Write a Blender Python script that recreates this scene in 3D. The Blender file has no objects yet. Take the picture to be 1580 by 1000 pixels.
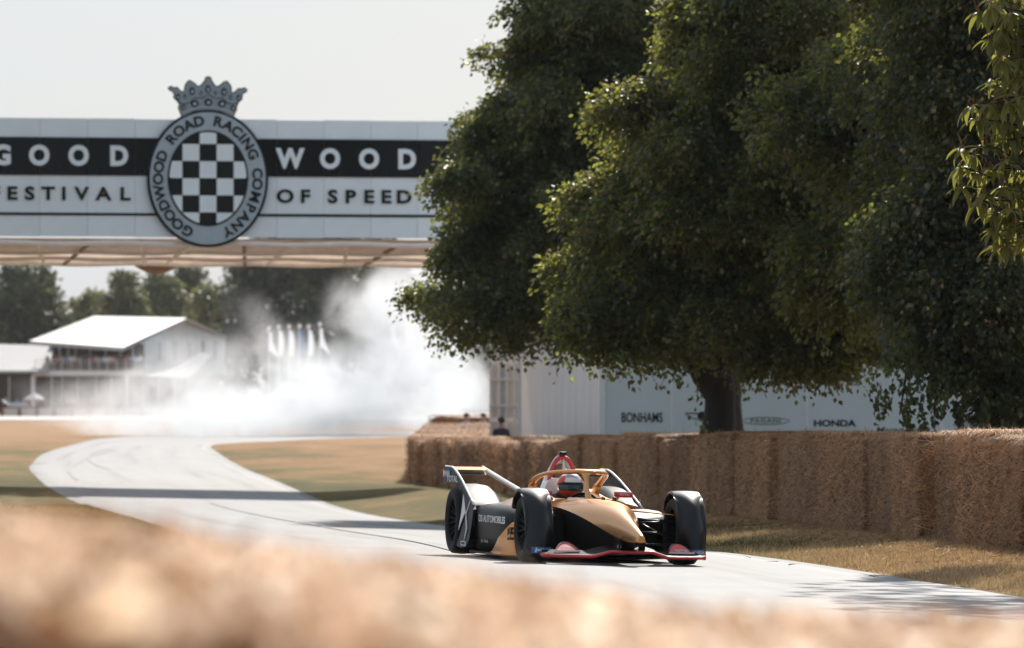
import bpy, bmesh, math, random
import numpy as np
from mathutils import Vector, Matrix, Euler

R = math.radians
rnd = random.Random(7)
rng = np.random.default_rng(7)
scene = bpy.context.scene
col = scene.collection

# ------------------------------------------------------------------ camera, sky, sun, exposure
F = 8778.0            # focal length in photograph pixels (200 mm on a 36 mm sensor, 1580 px wide)
CAMZ, HOR = 1.28, 661.0
cam_d = bpy.data.cameras.new('camera')
cam = bpy.data.objects.new('camera', cam_d)
col.objects.link(cam)
cam.location = (0, 0, CAMZ)
cam.rotation_euler = (R(90) + math.atan((HOR - 500) / F), 0, 0)
cam_d.sensor_width = 36
cam_d.lens = 200
cam_d.clip_start = 0.1
cam_d.clip_end = 6000
cam_d.dof.use_dof = True
cam_d.dof.focus_distance = 54.8
cam_d.dof.aperture_fstop = 4.2
cam_d.dof.aperture_blades = 0
scene.camera = cam

SUN_EL, SUN_AZ = R(36), R(13)          # behind the scene, a little to the right of the view
world = bpy.data.worlds.new('World')
scene.world = world
world.use_nodes = True
wn, wl = world.node_tree.nodes, world.node_tree.links
wn.clear()
wo = wn.new('ShaderNodeOutputWorld')
bg = wn.new('ShaderNodeBackground')
sky = wn.new('ShaderNodeTexSky')
sky.sky_type = 'NISHITA'
sky.sun_disc = False
sky.sun_elevation = SUN_EL
sky.sun_rotation = SUN_AZ
sky.air_density = 1.0
sky.dust_density = 2.2
sky.ozone_density = 1.0
# a thin, even veil of cool white cloud over the whole dome (the photograph's sky is plain white)
tc = wn.new('ShaderNodeTexCoord')
mp = wn.new('ShaderNodeMapping'); mp.inputs['Scale'].default_value = (3, 3, 14)
cn = wn.new('ShaderNodeTexNoise'); cn.inputs['Scale'].default_value = 2.2; cn.inputs['Detail'].default_value = 6
cr = wn.new('ShaderNodeMapRange'); cr.inputs[1].default_value = .3; cr.inputs[2].default_value = .75
cr.inputs[3].default_value = .50; cr.inputs[4].default_value = .68
cm = wn.new('ShaderNodeMix'); cm.data_type = 'RGBA'
cm.inputs[7].default_value = (10.6, 12.4, 14.8, 1)
wl.new(tc.outputs['Generated'], mp.inputs[0]); wl.new(mp.outputs[0], cn.inputs['Vector'])
wl.new(cn.outputs['Fac'], cr.inputs[0]); wl.new(cr.outputs[0], cm.inputs[0])
wl.new(sky.outputs[0], cm.inputs[6])
wl.new(cm.outputs[2], bg.inputs[0]); wl.new(bg.outputs[0], wo.inputs[0])
bg.inputs[1].default_value = 0.052

sun_d = bpy.data.lights.new('sun', 'SUN')
sun_d.energy = 5.0
sun_d.angle = R(0.53)
sun_d.color = (1.0, 0.94, 0.86)
sun = bpy.data.objects.new('sun', sun_d)
col.objects.link(sun)
SUNDIR = Vector((math.sin(SUN_AZ) * math.cos(SUN_EL), math.cos(SUN_AZ) * math.cos(SUN_EL), math.sin(SUN_EL)))
sun.location = (20, 100, 80)
sun.rotation_euler = SUNDIR.to_track_quat('Z', 'Y').to_euler()

vs = scene.view_settings
vs.view_transform = 'Standard'
vs.look = 'None'
vs.gamma = 1
vs.use_curve_mapping = False
vs.exposure = 0.40
cy = scene.cycles
cy.max_bounces = 10
cy.transparent_max_bounces = 8
cy.volume_bounces = 3
cy.volume_step_rate = 0.45
cy.volume_max_steps = 256

# ------------------------------------------------------------------ helpers
def P(px, py, d):
    """the place that shows at photograph pixel (px, py) when it stands d metres away"""
    return Vector(((px - 790) * d / F, d, CAMZ + (HOR - py) * d / F))

def tag(o, label=None, cat=None, group=None, kind=None):
    if label: o['label'] = label
    if cat: o['category'] = cat
    if group: o['group'] = group
    if kind: o['kind'] = kind
    return o

def link(o, parent=None):
    col.objects.link(o)
    if parent is not None:
        o.parent = parent
    return o

def empty(name, loc=(0, 0, 0), rz=0, parent=None):
    o = bpy.data.objects.new(name, None)
    o.empty_display_size = .2
    o.location = loc
    o.rotation_euler = (0, 0, rz)
    return link(o, parent)

def mesh_obj(name, mesh, parent=None, loc=None, rot=None, scale=None):
    o = bpy.data.objects.new(name, mesh)
    if loc is not None: o.location = loc
    if rot is not None: o.rotation_euler = rot
    if scale is not None: o.scale = scale
    return link(o, parent)

def children(o):
    return [c for c in o.children]

def copy_tree(o, parent=None):
    c = o.copy()
    col.objects.link(c)
    c.parent = parent
    for ch in list(o.children):
        copy_tree(ch, c)
    return c

class MB:
    """collects shapes into one mesh"""
    def __init__(s):
        s.v, s.f, s.m = [], [], []
    def add(s, vs, fs, mi=0):
        b = len(s.v)
        s.v += [tuple(p) for p in vs]
        s.f += [tuple(b + i for i in f) for f in fs]
        s.m += [mi] * len(fs)
        return s
    def box(s, c, size, mi=0, rot=None):
        hx, hy, hz = size[0] / 2, size[1] / 2, size[2] / 2
        pts = [Vector((x, y, z)) for x in (-hx, hx) for y in (-hy, hy) for z in (-hz, hz)]
        if rot is not None:
            M = rot if isinstance(rot, Matrix) else Euler(rot).to_matrix()
            pts = [M @ p for p in pts]
        pts = [p + Vector(c) for p in pts]
        return s.add(pts, [(0, 1, 3, 2), (4, 6, 7, 5), (0, 4, 5, 1), (2, 3, 7, 6), (0, 2, 6, 4), (1, 5, 7, 3)], mi)
    def loft(s, rings, mi=0, caps=True, closed=True):
        n = len(rings[0]); vs = [p for r in rings for p in r]; fs = []
        for i in range(len(rings) - 1):
            for j in range(n if closed else n - 1):
                k = (j + 1) % n
                fs.append((i * n + j, i * n + k, (i + 1) * n + k, (i + 1) * n + j))
        if caps and closed:
            fs.append(tuple(range(n))[::-1])
            fs.append(tuple((len(rings) - 1) * n + j for j in range(n)))
        return s.add(vs, fs, mi)
    def tube(s, pts, rad, mi=0, n=8, flat=1.0, caps=True):
        pts = [Vector(p) for p in pts]
        rads = rad if isinstance(rad, (list, tuple)) else [rad] * len(pts)
        rings = []
        a = None
        for i, p in enumerate(pts):
            t = (pts[min(i + 1, len(pts) - 1)] - pts[max(i - 1, 0)]).normalized()
            if a is None:
                a = t.cross(Vector((0, 0, 1)))
                if a.length < .3: a = t.cross(Vector((0, 1, 0)))
            a = (a - t * a.dot(t))                     # carry the frame along without twisting
            if a.length < 1e-4: a = t.orthogonal()
            a.normalize(); b = a.cross(t).normalized()
            rings.append([p + (a * math.cos(q) * rads[i] + b * math.sin(q) * rads[i] * flat) for q in [2 * math.pi * k / n for k in range(n)]])
        return s.loft(rings, mi, caps)
    def prism(s, outline, axis, a, b, mi=0):
        """outline of 2-D points extruded along axis (0, 1 or 2) from a to b"""
        def mk(p, w):
            q = [p[0], p[1]]; q.insert(axis, w); return tuple(q)
        return s.loft([[mk(p, a) for p in outline], [mk(p, b) for p in outline]], mi)
    def lathe(s, prof, axis=1, n=32, mi=0, c=(0, 0, 0)):
        """closed profile of (radius, offset along axis)"""
        rings = []
        for k in range(n + 1):
            a = 2 * math.pi * k / n
            ring = []
            for r, w in prof:
                q = [r * math.cos(a), r * math.sin(a)]; q.insert(axis, w)
                ring.append((q[0] + c[0], q[1] + c[1], q[2] + c[2]))
            rings.append(ring)
        return s.loft(rings, mi, caps=False)
    def mesh(s, name, mats, smooth=False, angle=None, fix=True):
        me = bpy.data.meshes.new(name)
        me.from_pydata(s.v, [], s.f)
        for m in (mats if isinstance(mats, (list, tuple)) else [mats]): me.materials.append(m)
        if any(s.m): me.polygons.foreach_set('material_index', s.m)
        if fix:
            bm = bmesh.new(); bm.from_mesh(me)
            bmesh.ops.remove_doubles(bm, verts=bm.verts, dist=1e-5)
            bmesh.ops.recalc_face_normals(bm, faces=bm.faces)
            bm.to_mesh(me); bm.free()
        if smooth:
            me.polygons.foreach_set('use_smooth', [True] * len(me.polygons))
            if angle is not None:
                try: me.set_sharp_from_angle(angle=R(angle))
                except Exception: pass
        me.update()
        return me
    def build(s, name, mats, parent=None, smooth=False, angle=None, bevel=0, sub=0, loc=None, rot=None, fix=True):
        o = mesh_obj(name, s.mesh(name, mats, smooth, angle, fix), parent, loc, rot)
        if bevel:
            b = o.modifiers.new('bevel', 'BEVEL'); b.width = bevel; b.segments = 2; b.limit_method = 'ANGLE'; b.angle_limit = R(40)
        if sub:
            b = o.modifiers.new('subdivision', 'SUBSURF'); b.levels = sub; b.render_levels = sub
        return o

def np_mesh(name, verts, faces, mats, mat_idx=None, smooth=False, uv=None):
    """mesh from arrays: verts (n,3), faces (m,k)"""
    me = bpy.data.meshes.new(name)
    verts = np.ascontiguousarray(verts, dtype=np.float32); faces = np.ascontiguousarray(faces, dtype=np.int32)
    m, k = faces.shape
    me.vertices.add(len(verts)); me.vertices.foreach_set('co', verts.ravel())
    me.loops.add(m * k); me.loops.foreach_set('vertex_index', faces.ravel())
    me.polygons.add(m)
    me.polygons.foreach_set('loop_start', np.arange(0, m * k, k, dtype=np.int32))
    me.polygons.foreach_set('loop_total', np.full(m, k, dtype=np.int32))
    for x in (mats if isinstance(mats, (list, tuple)) else [mats]): me.materials.append(x)
    if mat_idx is not None: me.polygons.foreach_set('material_index', np.ascontiguousarray(mat_idx, dtype=np.int32))
    if uv is not None:
        l = me.uv_layers.new(name='UVMap')
        l.data.foreach_set('uv', np.ascontiguousarray(uv[faces.ravel()], dtype=np.float32).ravel())
    if smooth: me.polygons.foreach_set('use_smooth', np.ones(m, dtype=bool))
    me.update(calc_edges=True)
    return me

def text_mesh(name, s, size, mats, bold=0.0, depth=.004, xs=1.0, shear=0.0, spacing=1.0, align='CENTER'):
    """lettering as a mesh in its own XY plane, thickness along Z"""
    cu = bpy.data.curves.new(name, 'FONT')
    cu.body = s; cu.size = size; cu.offset = bold * size; cu.extrude = depth
    cu.align_x = align; cu.align_y = 'CENTER'; cu.shear = shear; cu.space_character = spacing; cu.resolution_u = 4
    o = bpy.data.objects.new(name, cu)
    me = bpy.data.meshes.new_from_object(o)
    bpy.data.objects.remove(o); bpy.data.curves.remove(cu)
    if xs != 1.0: me.transform(Matrix.Diagonal((xs, 1, 1, 1)))
    me.name = name
    me.materials.clear(); me.materials.append(mats)
    return me

# ------------------------------------------------------------------ materials
def nodes_of(name):
    m = bpy.data.materials.new(name); m.use_nodes = True
    nt = m.node_tree
    return m, nt, nt.nodes['Principled BSDF']

def noise(nt, scale, detail=4, rough=.6, coord='Object', vec_scale=None):
    t = nt.nodes.new('ShaderNodeTexCoord'); n = nt.nodes.new('ShaderNodeTexNoise')
    n.inputs['Scale'].default_value = scale; n.inputs['Detail'].default_value = detail; n.inputs['Roughness'].default_value = rough
    if vec_scale:
        mp = nt.nodes.new('ShaderNodeMapping'); mp.inputs['Scale'].default_value = vec_scale
        nt.links.new(t.outputs[coord], mp.inputs[0]); nt.links.new(mp.outputs[0], n.inputs['Vector'])
    else:
        nt.links.new(t.outputs[coord], n.inputs['Vector'])
    return n

def ramp(nt, src, stops):
    r = nt.nodes.new('ShaderNodeValToRGB'); e = r.color_ramp.elements
    while len(e) < len(stops): e.new(.5)
    for k, (p, c) in enumerate(stops):
        e[k].position = p; e[k].color = (c[0], c[1], c[2], 1)
    nt.links.new(src, r.inputs[0])
    return r

def mat(name, c, rough=.5, metal=0, var=.12, scale=6, bump=0, bscale=60, coat=0, spec=.5, vec_scale=None, trans=0):
    m, nt, b = nodes_of(name)
    n = noise(nt, scale, vec_scale=vec_scale)
    lo = [max(0, x * (1 - var)) for x in c]; hi = [min(1, x * (1 + var)) for x in c]
    r = ramp(nt, n.outputs['Fac'], [(.3, lo), (.7, hi)])
    nt.links.new(r.outputs[0], b.inputs['Base Color'])
    b.inputs['Metallic'].default_value = metal
    b.inputs['Specular IOR Level'].default_value = spec
    mr = nt.nodes.new('ShaderNodeMapRange'); mr.inputs[3].default_value = max(0, rough - .08); mr.inputs[4].default_value = min(1, rough + .08)
    nt.links.new(n.outputs['Fac'], mr.inputs[0]); nt.links.new(mr.outputs[0], b.inputs['Roughness'])
    if coat:
        b.inputs['Coat Weight'].default_value = coat; b.inputs['Coat Roughness'].default_value = .08
    if bump:
        n2 = noise(nt, bscale, 3)
        bp = nt.nodes.new('ShaderNodeBump'); bp.inputs['Strength'].default_value = bump; bp.inputs['Distance'].default_value = .02
        nt.links.new(n2.outputs['Fac'], bp.inputs['Height']); nt.links.new(bp.outputs[0], b.inputs['Normal'])
    if trans:
        t = nt.nodes.new('ShaderNodeBsdfTranslucent'); mx = nt.nodes.new('ShaderNodeMixShader'); mx.inputs[0].default_value = trans
        nt.links.new(r.outputs[0], t.inputs[0]); nt.links.new(b.outputs[0], mx.inputs[1]); nt.links.new(t.outputs[0], mx.inputs[2])
        nt.links.new(mx.outputs[0], nt.nodes['Material Output'].inputs[0])
    return m

def leaf_mat(name, c, tcol, trans=.4, rough=.45, scale=1.2, var=.4, spec=.4):
    """leaf: colour differs from leaf clump to leaf clump, light passes through the blade"""
    m, nt, b = nodes_of(name)
    n = noise(nt, scale, 5, .7)
    geo = nt.nodes.new('ShaderNodeNewGeometry')
    add = nt.nodes.new('ShaderNodeMath'); add.operation = 'MULTIPLY_ADD'; add.inputs[1].default_value = .5
    nt.links.new(geo.outputs['Random Per Island'], add.inputs[0])
    half = nt.nodes.new('ShaderNodeMath'); half.operation = 'MULTIPLY'; half.inputs[1].default_value = .6
    nt.links.new(n.outputs['Fac'], half.inputs[0]); nt.links.new(half.outputs[0], add.inputs[2])
    r = ramp(nt, add.outputs[0], [(.28, [x * (1 - var) for x in c]), (.72, [x * (1 + var) for x in c])])
    r2 = ramp(nt, add.outputs[0], [(.2, [x * (1 - var) for x in tcol]), (.8, [x * (1 + var) for x in tcol])])
    nt.links.new(r.outputs[0], b.inputs['Base Color'])
    b.inputs['Roughness'].default_value = rough
    b.inputs['Specular IOR Level'].default_value = spec
    t = nt.nodes.new('ShaderNodeBsdfTranslucent'); mx = nt.nodes.new('ShaderNodeMixShader'); mx.inputs[0].default_value = trans
    nt.links.new(r2.outputs[0], t.inputs[0]); nt.links.new(b.outputs[0], mx.inputs[1]); nt.links.new(t.outputs[0], mx.inputs[2])
    nt.links.new(mx.outputs[0], nt.nodes['Material Output'].inputs[0])
    return m

M = {}
M['white_sheet'] = mat('white_sheet', (.78, .78, .77), .45, var=.04, scale=1.2)
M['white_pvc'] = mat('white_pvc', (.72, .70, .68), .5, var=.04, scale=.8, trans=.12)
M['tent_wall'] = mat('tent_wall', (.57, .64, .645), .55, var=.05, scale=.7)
M['panel_white'] = mat('panel_white', (.74, .79, .80), .4, var=.05, scale=.9)
M['panel_black'] = mat('panel_black', (.004, .006, .007), .2, var=.3, scale=1.0, spec=.25)
M['ring_grey'] = mat('ring_grey', (.36, .42, .45), .4, var=.05)
M['crown_grey'] = mat('crown_grey', (.24, .29, .31), .45, var=.06)
M['ink'] = mat('ink', (.005, .007, .008), .5, var=.2, spec=.2)
M['grey_ink'] = mat('grey_ink', (.10, .11, .12), .5, var=.2)
M['soffit'] = mat('soffit', (.80, .69, .61), .7, var=.15, scale=3, trans=.4)
M['beam'] = mat('beam', (.84, .74, .66), .6, var=.12, scale=3)
M['beam_dark'] = mat('beam_dark', (.25, .17, .12), .7, var=.2)
M['tan_cloth'] = mat('tan_cloth', (.40, .27, .19), .8, var=.1)
M['steel_white'] = mat('steel_white', (.72, .73, .74), .4, var=.06)
M['bark'] = mat('bark', (.020, .017, .015), .9, var=.5, scale=4, bump=.9, bscale=14, vec_scale=(3, 3, .7))
M['lime_leaf'] = leaf_mat('lime_leaf', (.021, .034, .019), (.37, .38, .07), .36, var=.7, scale=.9)
M['lime_leaf_deep'] = leaf_mat('lime_leaf_deep', (.016, .025, .013), (.26, .28, .05), .3, var=.7, scale=.9)
M['roof_pvc'] = mat('roof_pvc', (.37, .36, .355), .5, var=.05, scale=.8)
M['lime_bract'] = leaf_mat('lime_bract', (.17, .135, .07), (.34, .28, .10), .3)
M['lime_leaf_far'] = leaf_mat('lime_leaf_far', (.020, .032, .018), (.33, .35, .07), .34, var=.65, scale=.8)
M['chestnut_leaf'] = leaf_mat('chestnut_leaf', (.058, .074, .022), (.34, .33, .06), .38, rough=.48, scale=5, var=.5)
M['chestnut_flower'] = leaf_mat('chestnut_flower', (.24, .13, .06), (.3, .17, .08), .3)
M['wood_leaf'] = leaf_mat('wood_leaf', (.135, .15, .062), (.15, .16, .06), .35, scale=.25)  # far leaf tones are paled to stand in for distance haze
M['wood_leaf_dark'] = leaf_mat('wood_leaf_dark', (.075, .092, .050), (.10, .11, .05), .3, scale=.25)
M['wood_leaf_pale'] = leaf_mat('wood_leaf_pale', (.19, .20, .08), (.20, .21, .07), .35, scale=.25)
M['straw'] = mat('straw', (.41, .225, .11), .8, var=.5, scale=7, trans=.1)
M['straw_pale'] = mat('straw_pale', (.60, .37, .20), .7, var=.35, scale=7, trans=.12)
M['straw_fore'] = mat('straw_fore', (.44, .20, .055), .7, var=.75, scale=5, trans=.2)
M['straw_fore_pale'] = mat('straw_fore_pale', (.64, .36, .13), .6, var=.45, scale=9, trans=.2)
M['bale_fore'] = mat('bale_fore', (.27, .115, .035), .9, var=.8, scale=3.5, bump=.9, bscale=42)
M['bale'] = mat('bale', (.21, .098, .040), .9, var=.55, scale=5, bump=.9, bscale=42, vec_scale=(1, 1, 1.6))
M['wood_post'] = mat('wood_post', (.16, .09, .05), .8, var=.3)
M['interior_shade'] = mat('interior_shade', (.05, .035, .03), .8, var=.3, scale=.7)
M['glass'] = mat('glass', (.10, .13, .15), .12, var=.2, spec=.8)
M['flag_white'] = mat('flag_white', (.78, .80, .84), .6, var=.06, trans=.35)
M['flag_blue'] = mat('flag_blue', (.05, .12, .33), .6, var=.1, trans=.3)
M['flag_orange'] = mat('flag_orange', (.75, .30, .10), .6, var=.1, trans=.35)
M['parasol'] = mat('parasol', (.78, .68, .60), .7, var=.06, trans=.25)
M['parasol_grey'] = mat('parasol_grey', (.50, .52, .55), .7, var=.08, trans=.2)
M['skin'] = mat('skin', (.45, .26, .18), .6, var=.08)
M['hair'] = mat('hair', (.02, .014, .01), .6, var=.3)
for k, c in dict(shirt_white=(.75, .75, .76), shirt_blue=(.28, .46, .68), shirt_navy=(.02, .03, .075), shirt_red=(.40, .07, .05), shirt_black=(.02, .02, .022),
                 trousers=(.06, .06, .08), shirt_sand=(.45, .33, .25)).items():
    M[k] = mat(k, c, .8, var=.12, scale=8)
# no two bales have quite the same straw
for k in ('bale', 'straw', 'straw_pale'):
    nt = M[k].node_tree; b = nt.nodes['Principled BSDF']
    src = b.inputs['Base Color'].links[0].from_socket
    oi = nt.nodes.new('ShaderNodeObjectInfo')
    rv = ramp(nt, oi.outputs['Random'], [(0, (.70, .68, .66)), (.5, (1.0, .97, .94)), (1, (1.22, 1.18, 1.1))])
    mx = nt.nodes.new('ShaderNodeMix'); mx.data_type = 'RGBA'; mx.blend_type = 'MULTIPLY'; mx.inputs[0].default_value = 1
    nt.links.new(src, mx.inputs[6]); nt.links.new(rv.outputs[0], mx.inputs[7])
    nt.links.new(mx.outputs[2], b.inputs['Base Color'])
# racing car
M['gold'] = mat('gold', (.70, .345, .125), .24, metal=.8, var=.05, scale=3, coat=.1)
M['black_paint'] = mat('black_paint', (.005, .0055, .006), .42, var=.15, scale=4, spec=.15, coat=.4)
M['satin_black'] = mat('satin_black', (.007, .0065, .006), .45, var=.25, scale=5, spec=.13)
M['carbon'] = mat('carbon', (.005, .005, .006), .45, var=.4, scale=30, spec=.05)
M['tyre'] = mat('tyre', (.014, .0135, .0135), .75, spec=.25, var=.3, scale=9, bump=.15)
M['rim'] = mat('rim', (.005, .006, .008), .5, var=.2, spec=.1)
M['red'] = mat('red', (.55, .025, .025), .35, var=.1, coat=.5)
M['white_paint'] = mat('white_paint', (.78, .76, .72), .35, var=.05, coat=.4)
M['decal_white'] = mat('decal_white', (.68, .68, .68), .5, var=.06)
M['decal_grey'] = mat('decal_grey', (.36, .36, .37), .5, var=.06)
M['label_blue'] = mat('label_blue', (.02, .12, .30), .4, var=.1)
M['visor'] = mat('visor', (.012, .05, .055), .08, var=.5, scale=9, spec=.7)
M['orange_red'] = mat('orange_red', (.72, .07, .02), .35, var=.08, coat=.5)
M['suspension'] = mat('suspension', (.010, .012, .014), .3, var=.2, spec=.4)
M['mirror_glass'] = mat('mirror_glass', (.25, .3, .34), .08, metal=.9, var=.05)

# ------------------------------------------------------------------ terrain
DD = np.arange(-30.0, 3001.0, 1.0)
def curve(pts, smooth=5):
    a = np.array(pts, float)
    v = np.interp(DD, a[:, 0], a[:, 1])
    k = np.exp(-.5 * (np.arange(-15, 16) / smooth) ** 2); k /= k.sum()
    v2 = np.convolve(np.pad(v, 15, mode='edge'), k, mode='valid')
    return lambda d: np.interp(d, DD, v2)
zc = curve([(-30, .30), (0, .30), (55, .277), (66, .19), (85, -.05), (100, -.2), (115, -.31), (129, -.32), (140, -.19), (155, -.02), (175, .15),
            (200, .55), (240, .85), (300, 1.2), (450, 2.1), (600, 2.9), (800, 3.6), (1200, 6), (3000, 10)])
zb = curve([(-30, .05), (40, .05), (59, 0), (79, -.02), (95, -.06), (120, -.13), (155, -.22), (185, .25), (197, .6), (240, 1.0), (300, 1.3), (450, 2.1),
            (600, 2.9), (800, 3.6), (1200, 6), (3000, 10)])
xr = curve([(-30, 10), (0, 7.6), (40, 4.6), (46, 4.1), (51, 3.56), (58, 2.97), (66, 2.25), (82, .6), (100, -1.15), (125, -3.6), (151, -6), (170, -7.8),
            (188, -9.4), (206, -10.9), (218, -11.4), (226, -10.5), (233, -8), (240, -4), (250, 8), (262, 26), (300, 60), (3000, 60)], 3)
xl = curve([(-30, 3), (0, .9), (40, -2.0), (57, -3.25), (75, -4.6), (97, -6.5), (115, -8.4), (131, -10.3), (145, -12), (166, -14.2), (187, -15.6),
            (206, -16.2), (240, -17.5), (258, -17.3), (275, -10), (290, 10), (310, 50), (3000, 50)], 3)
def wall_x(d): return 5.3 - .0854 * (d - 59)
def xw(d):
    d = np.asarray(d, float)
    return np.where(d < 200, np.maximum(wall_x(d) - .1, xr(d) + .6), xr(d) + 3)
def fade(d): return np.clip((250 - np.asarray(d, float)) / 60, 0, 1)
def zroad(x, d): return zc(d) - .022 * (np.clip(x, -14, 20) + 12) * fade(d)
def zground(x, d):
    x = np.asarray(x, float); d = np.asarray(d, float)
    e = xr(d)
    t = np.clip((x - e) / (xw(d) - e), 0, 1); t = t * t * (3 - 2 * t)
    zr = zroad(np.minimum(x, e), d)
    return zr * (1 - t) + zb(d) * t
def G(x, d): return float(zground(x, d))

rows = np.concatenate([np.arange(-20, 0, 4), np.arange(0, 270, 1.0), np.arange(270, 330, 3), np.geomspace(335, 2900, 60)])
offs_l = [-1500, -600, -250, -120, -70, -45, -30, -22, -16, -12, -9, -7, -5.5, -4.2, -3.2, -2.4, -1.7, -1.1, -.6, -.25]
road_t = np.concatenate([[0, .012], np.linspace(0, 1, 11)[1:-1], [.988, 1]])
offs_r = [.6, 1.2, 2.2, 3.5, 5, 8, 12, 18, 26, 40, 70, 140, 320, 800, 1600]
def row_x(d):
    a, b, w = float(xl(d)), float(xr(d)), float(xw(d))
    return np.concatenate([a + np.array(offs_l), a + (b - a) * road_t, b + (w - b) * np.array([.12, .28, .45, .62, .8, 1.0]), w + np.array(offs_r)])
X = np.array([row_x(d) for d in rows]); Y = np.repeat(rows[:, None], X.shape[1], 1)
Z = zground(X, Y)
nr, nc = X.shape
idx = np.arange(nr * nc).reshape(nr, nc)
quads = np.stack([idx[:-1, :-1], idx[:-1, 1:], idx[1:, 1:], idx[1:, :-1]], -1).reshape(-1, 4)

# dry parkland grass: colour patches, fine relief
m, nt, b = nodes_of('dry_grass')
n1 = noise(nt, .26, 6, .68, vec_scale=(1, .35, 1)); n2 = noise(nt, 1.6, 6, .75); n3 = noise(nt, 30, 3, .7)
a1 = nt.nodes.new('ShaderNodeMath'); a1.operation = 'MULTIPLY_ADD'; a1.inputs[1].default_value = .45
nt.links.new(n2.outputs['Fac'], a1.inputs[0]); nt.links.new(n1.outputs['Fac'], a1.inputs[2])
# distance from the road edge, stored per corner (V of the uv map): greener beside the road
uvn = nt.nodes.new('ShaderNodeUVMap'); uvn.uv_map = 'UVMap'
sp = nt.nodes.new('ShaderNodeSeparateXYZ'); nt.links.new(uvn.outputs[0], sp.inputs[0])
a2 = nt.nodes.new('ShaderNodeMath'); a2.operation = 'ADD'
lo_ = nt.nodes.new('ShaderNodeMath'); lo_.operation = 'SUBTRACT'; lo_.inputs[1].default_value = .06; nt.links.new(a1.outputs[0], lo_.inputs[0])
nt.links.new(lo_.outputs[0], a2.inputs[0]); nt.links.new(sp.outputs[0], a2.inputs[1])
r = ramp(nt, a2.outputs[0], [(.44, (.40, .235, .125)), (.58, (.33, .19, .085)), (.74, (.185, .14, .052)), (.92, (.095, .092, .030))])
mxn = nt.nodes.new('ShaderNodeMix'); mxn.data_type = 'RGBA'; mxn.blend_type = 'MULTIPLY'; mxn.inputs[0].default_value = 1
r3 = ramp(nt, n3.outputs['Fac'], [(.25, (.62, .62, .62)), (.75, (1.25, 1.25, 1.25))])
nt.links.new(r.outputs[0], mxn.inputs[6]); nt.links.new(r3.outputs[0], mxn.inputs[7]); nt.links.new(mxn.outputs[2], b.inputs['Base Color'])
b.inputs['Roughness'].default_value = .95; b.inputs['Specular IOR Level'].default_value = .15
bp = nt.nodes.new('ShaderNodeBump'); bp.inputs['Strength'].default_value = .8; bp.inputs['Distance'].default_value = .05
nt.links.new(n3.outputs['Fac'], bp.inputs['Height']); nt.links.new(bp.outputs[0], b.inputs['Normal'])
M['dry_grass'] = m
def green(x, d):
    """how green the turf is: the watered verges against the parched open park"""
    x = np.asarray(x, float); d = np.asarray(d, float)
    el = np.abs(x - xl(d)); er = np.abs(x - xr(d))
    g = .16 * np.exp(-el / 5) + .14 * np.exp(-er / 3.0) - .10
    g += np.where(x > xr(d), -.14 * np.clip((64 - d) / 8, 0, 1), 0)      # less green on the near right verge
    g += .16 * np.clip((d - 62) / 10, 0, 1) * np.clip((175 - d) / 30, 0, 1)
    g -= .12 * np.clip((d - 195) / 25, 0, 1) + .055
    return g
uvg = np.stack([green(X, Y).ravel(), np.zeros(X.size)], -1)
gm = np_mesh('grass_ground', np.stack([X, Y, Z], -1).reshape(-1, 3), quads, M['dry_grass'], smooth=True, uv=uvg)
tag(mesh_obj('grass_ground', gm), kind='structure')

# road: pale worn tarmac with faint tyre streaks along it
m, nt, b = nodes_of('pale_tarmac')
uvn = nt.nodes.new('ShaderNodeUVMap'); uvn.uv_map = 'UVMap'
mp = nt.nodes.new('ShaderNodeMapping'); mp.inputs['Scale'].default_value = (9, .035, 1)
nt.links.new(uvn.outputs[0], mp.inputs[0])
st = nt.nodes.new('ShaderNodeTexNoise'); st.inputs['Scale'].default_value = 1; st.inputs['Detail'].default_value = 5; nt.links.new(mp.outputs[0], st.inputs['Vector'])
n2 = noise(nt, .5, 5, .6); n3 = noise(nt, 55, 3, .8)
r1 = ramp(nt, st.outputs['Fac'], [(.30, (.205, .199, .195)), (.44, (.275, .267, .262)), (.75, (.31, .302, .296))])
r2 = ramp(nt, n2.outputs['Fac'], [(.3, (.90, .90, .91)), (.7, (1.05, 1.05, 1.04))])
r3 = ramp(nt, n3.outputs['Fac'], [(.3, (.86, .86, .86)), (.7, (1.1, 1.1, 1.1))])
m1 = nt.nodes.new('ShaderNodeMix'); m1.data_type = 'RGBA'; m1.blend_type = 'MULTIPLY'; m1.inputs[0].default_value = 1
m2 = nt.nodes.new('ShaderNodeMix'); m2.data_type = 'RGBA'; m2.blend_type = 'MULTIPLY'; m2.inputs[0].default_value = 1
nt.links.new(r1.outputs[0], m1.inputs[6]); nt.links.new(r2.outputs[0], m1.inputs[7])
nt.links.new(m1.outputs[2], m2.inputs[6]); nt.links.new(r3.outputs[0], m2.inputs[7])
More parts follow.
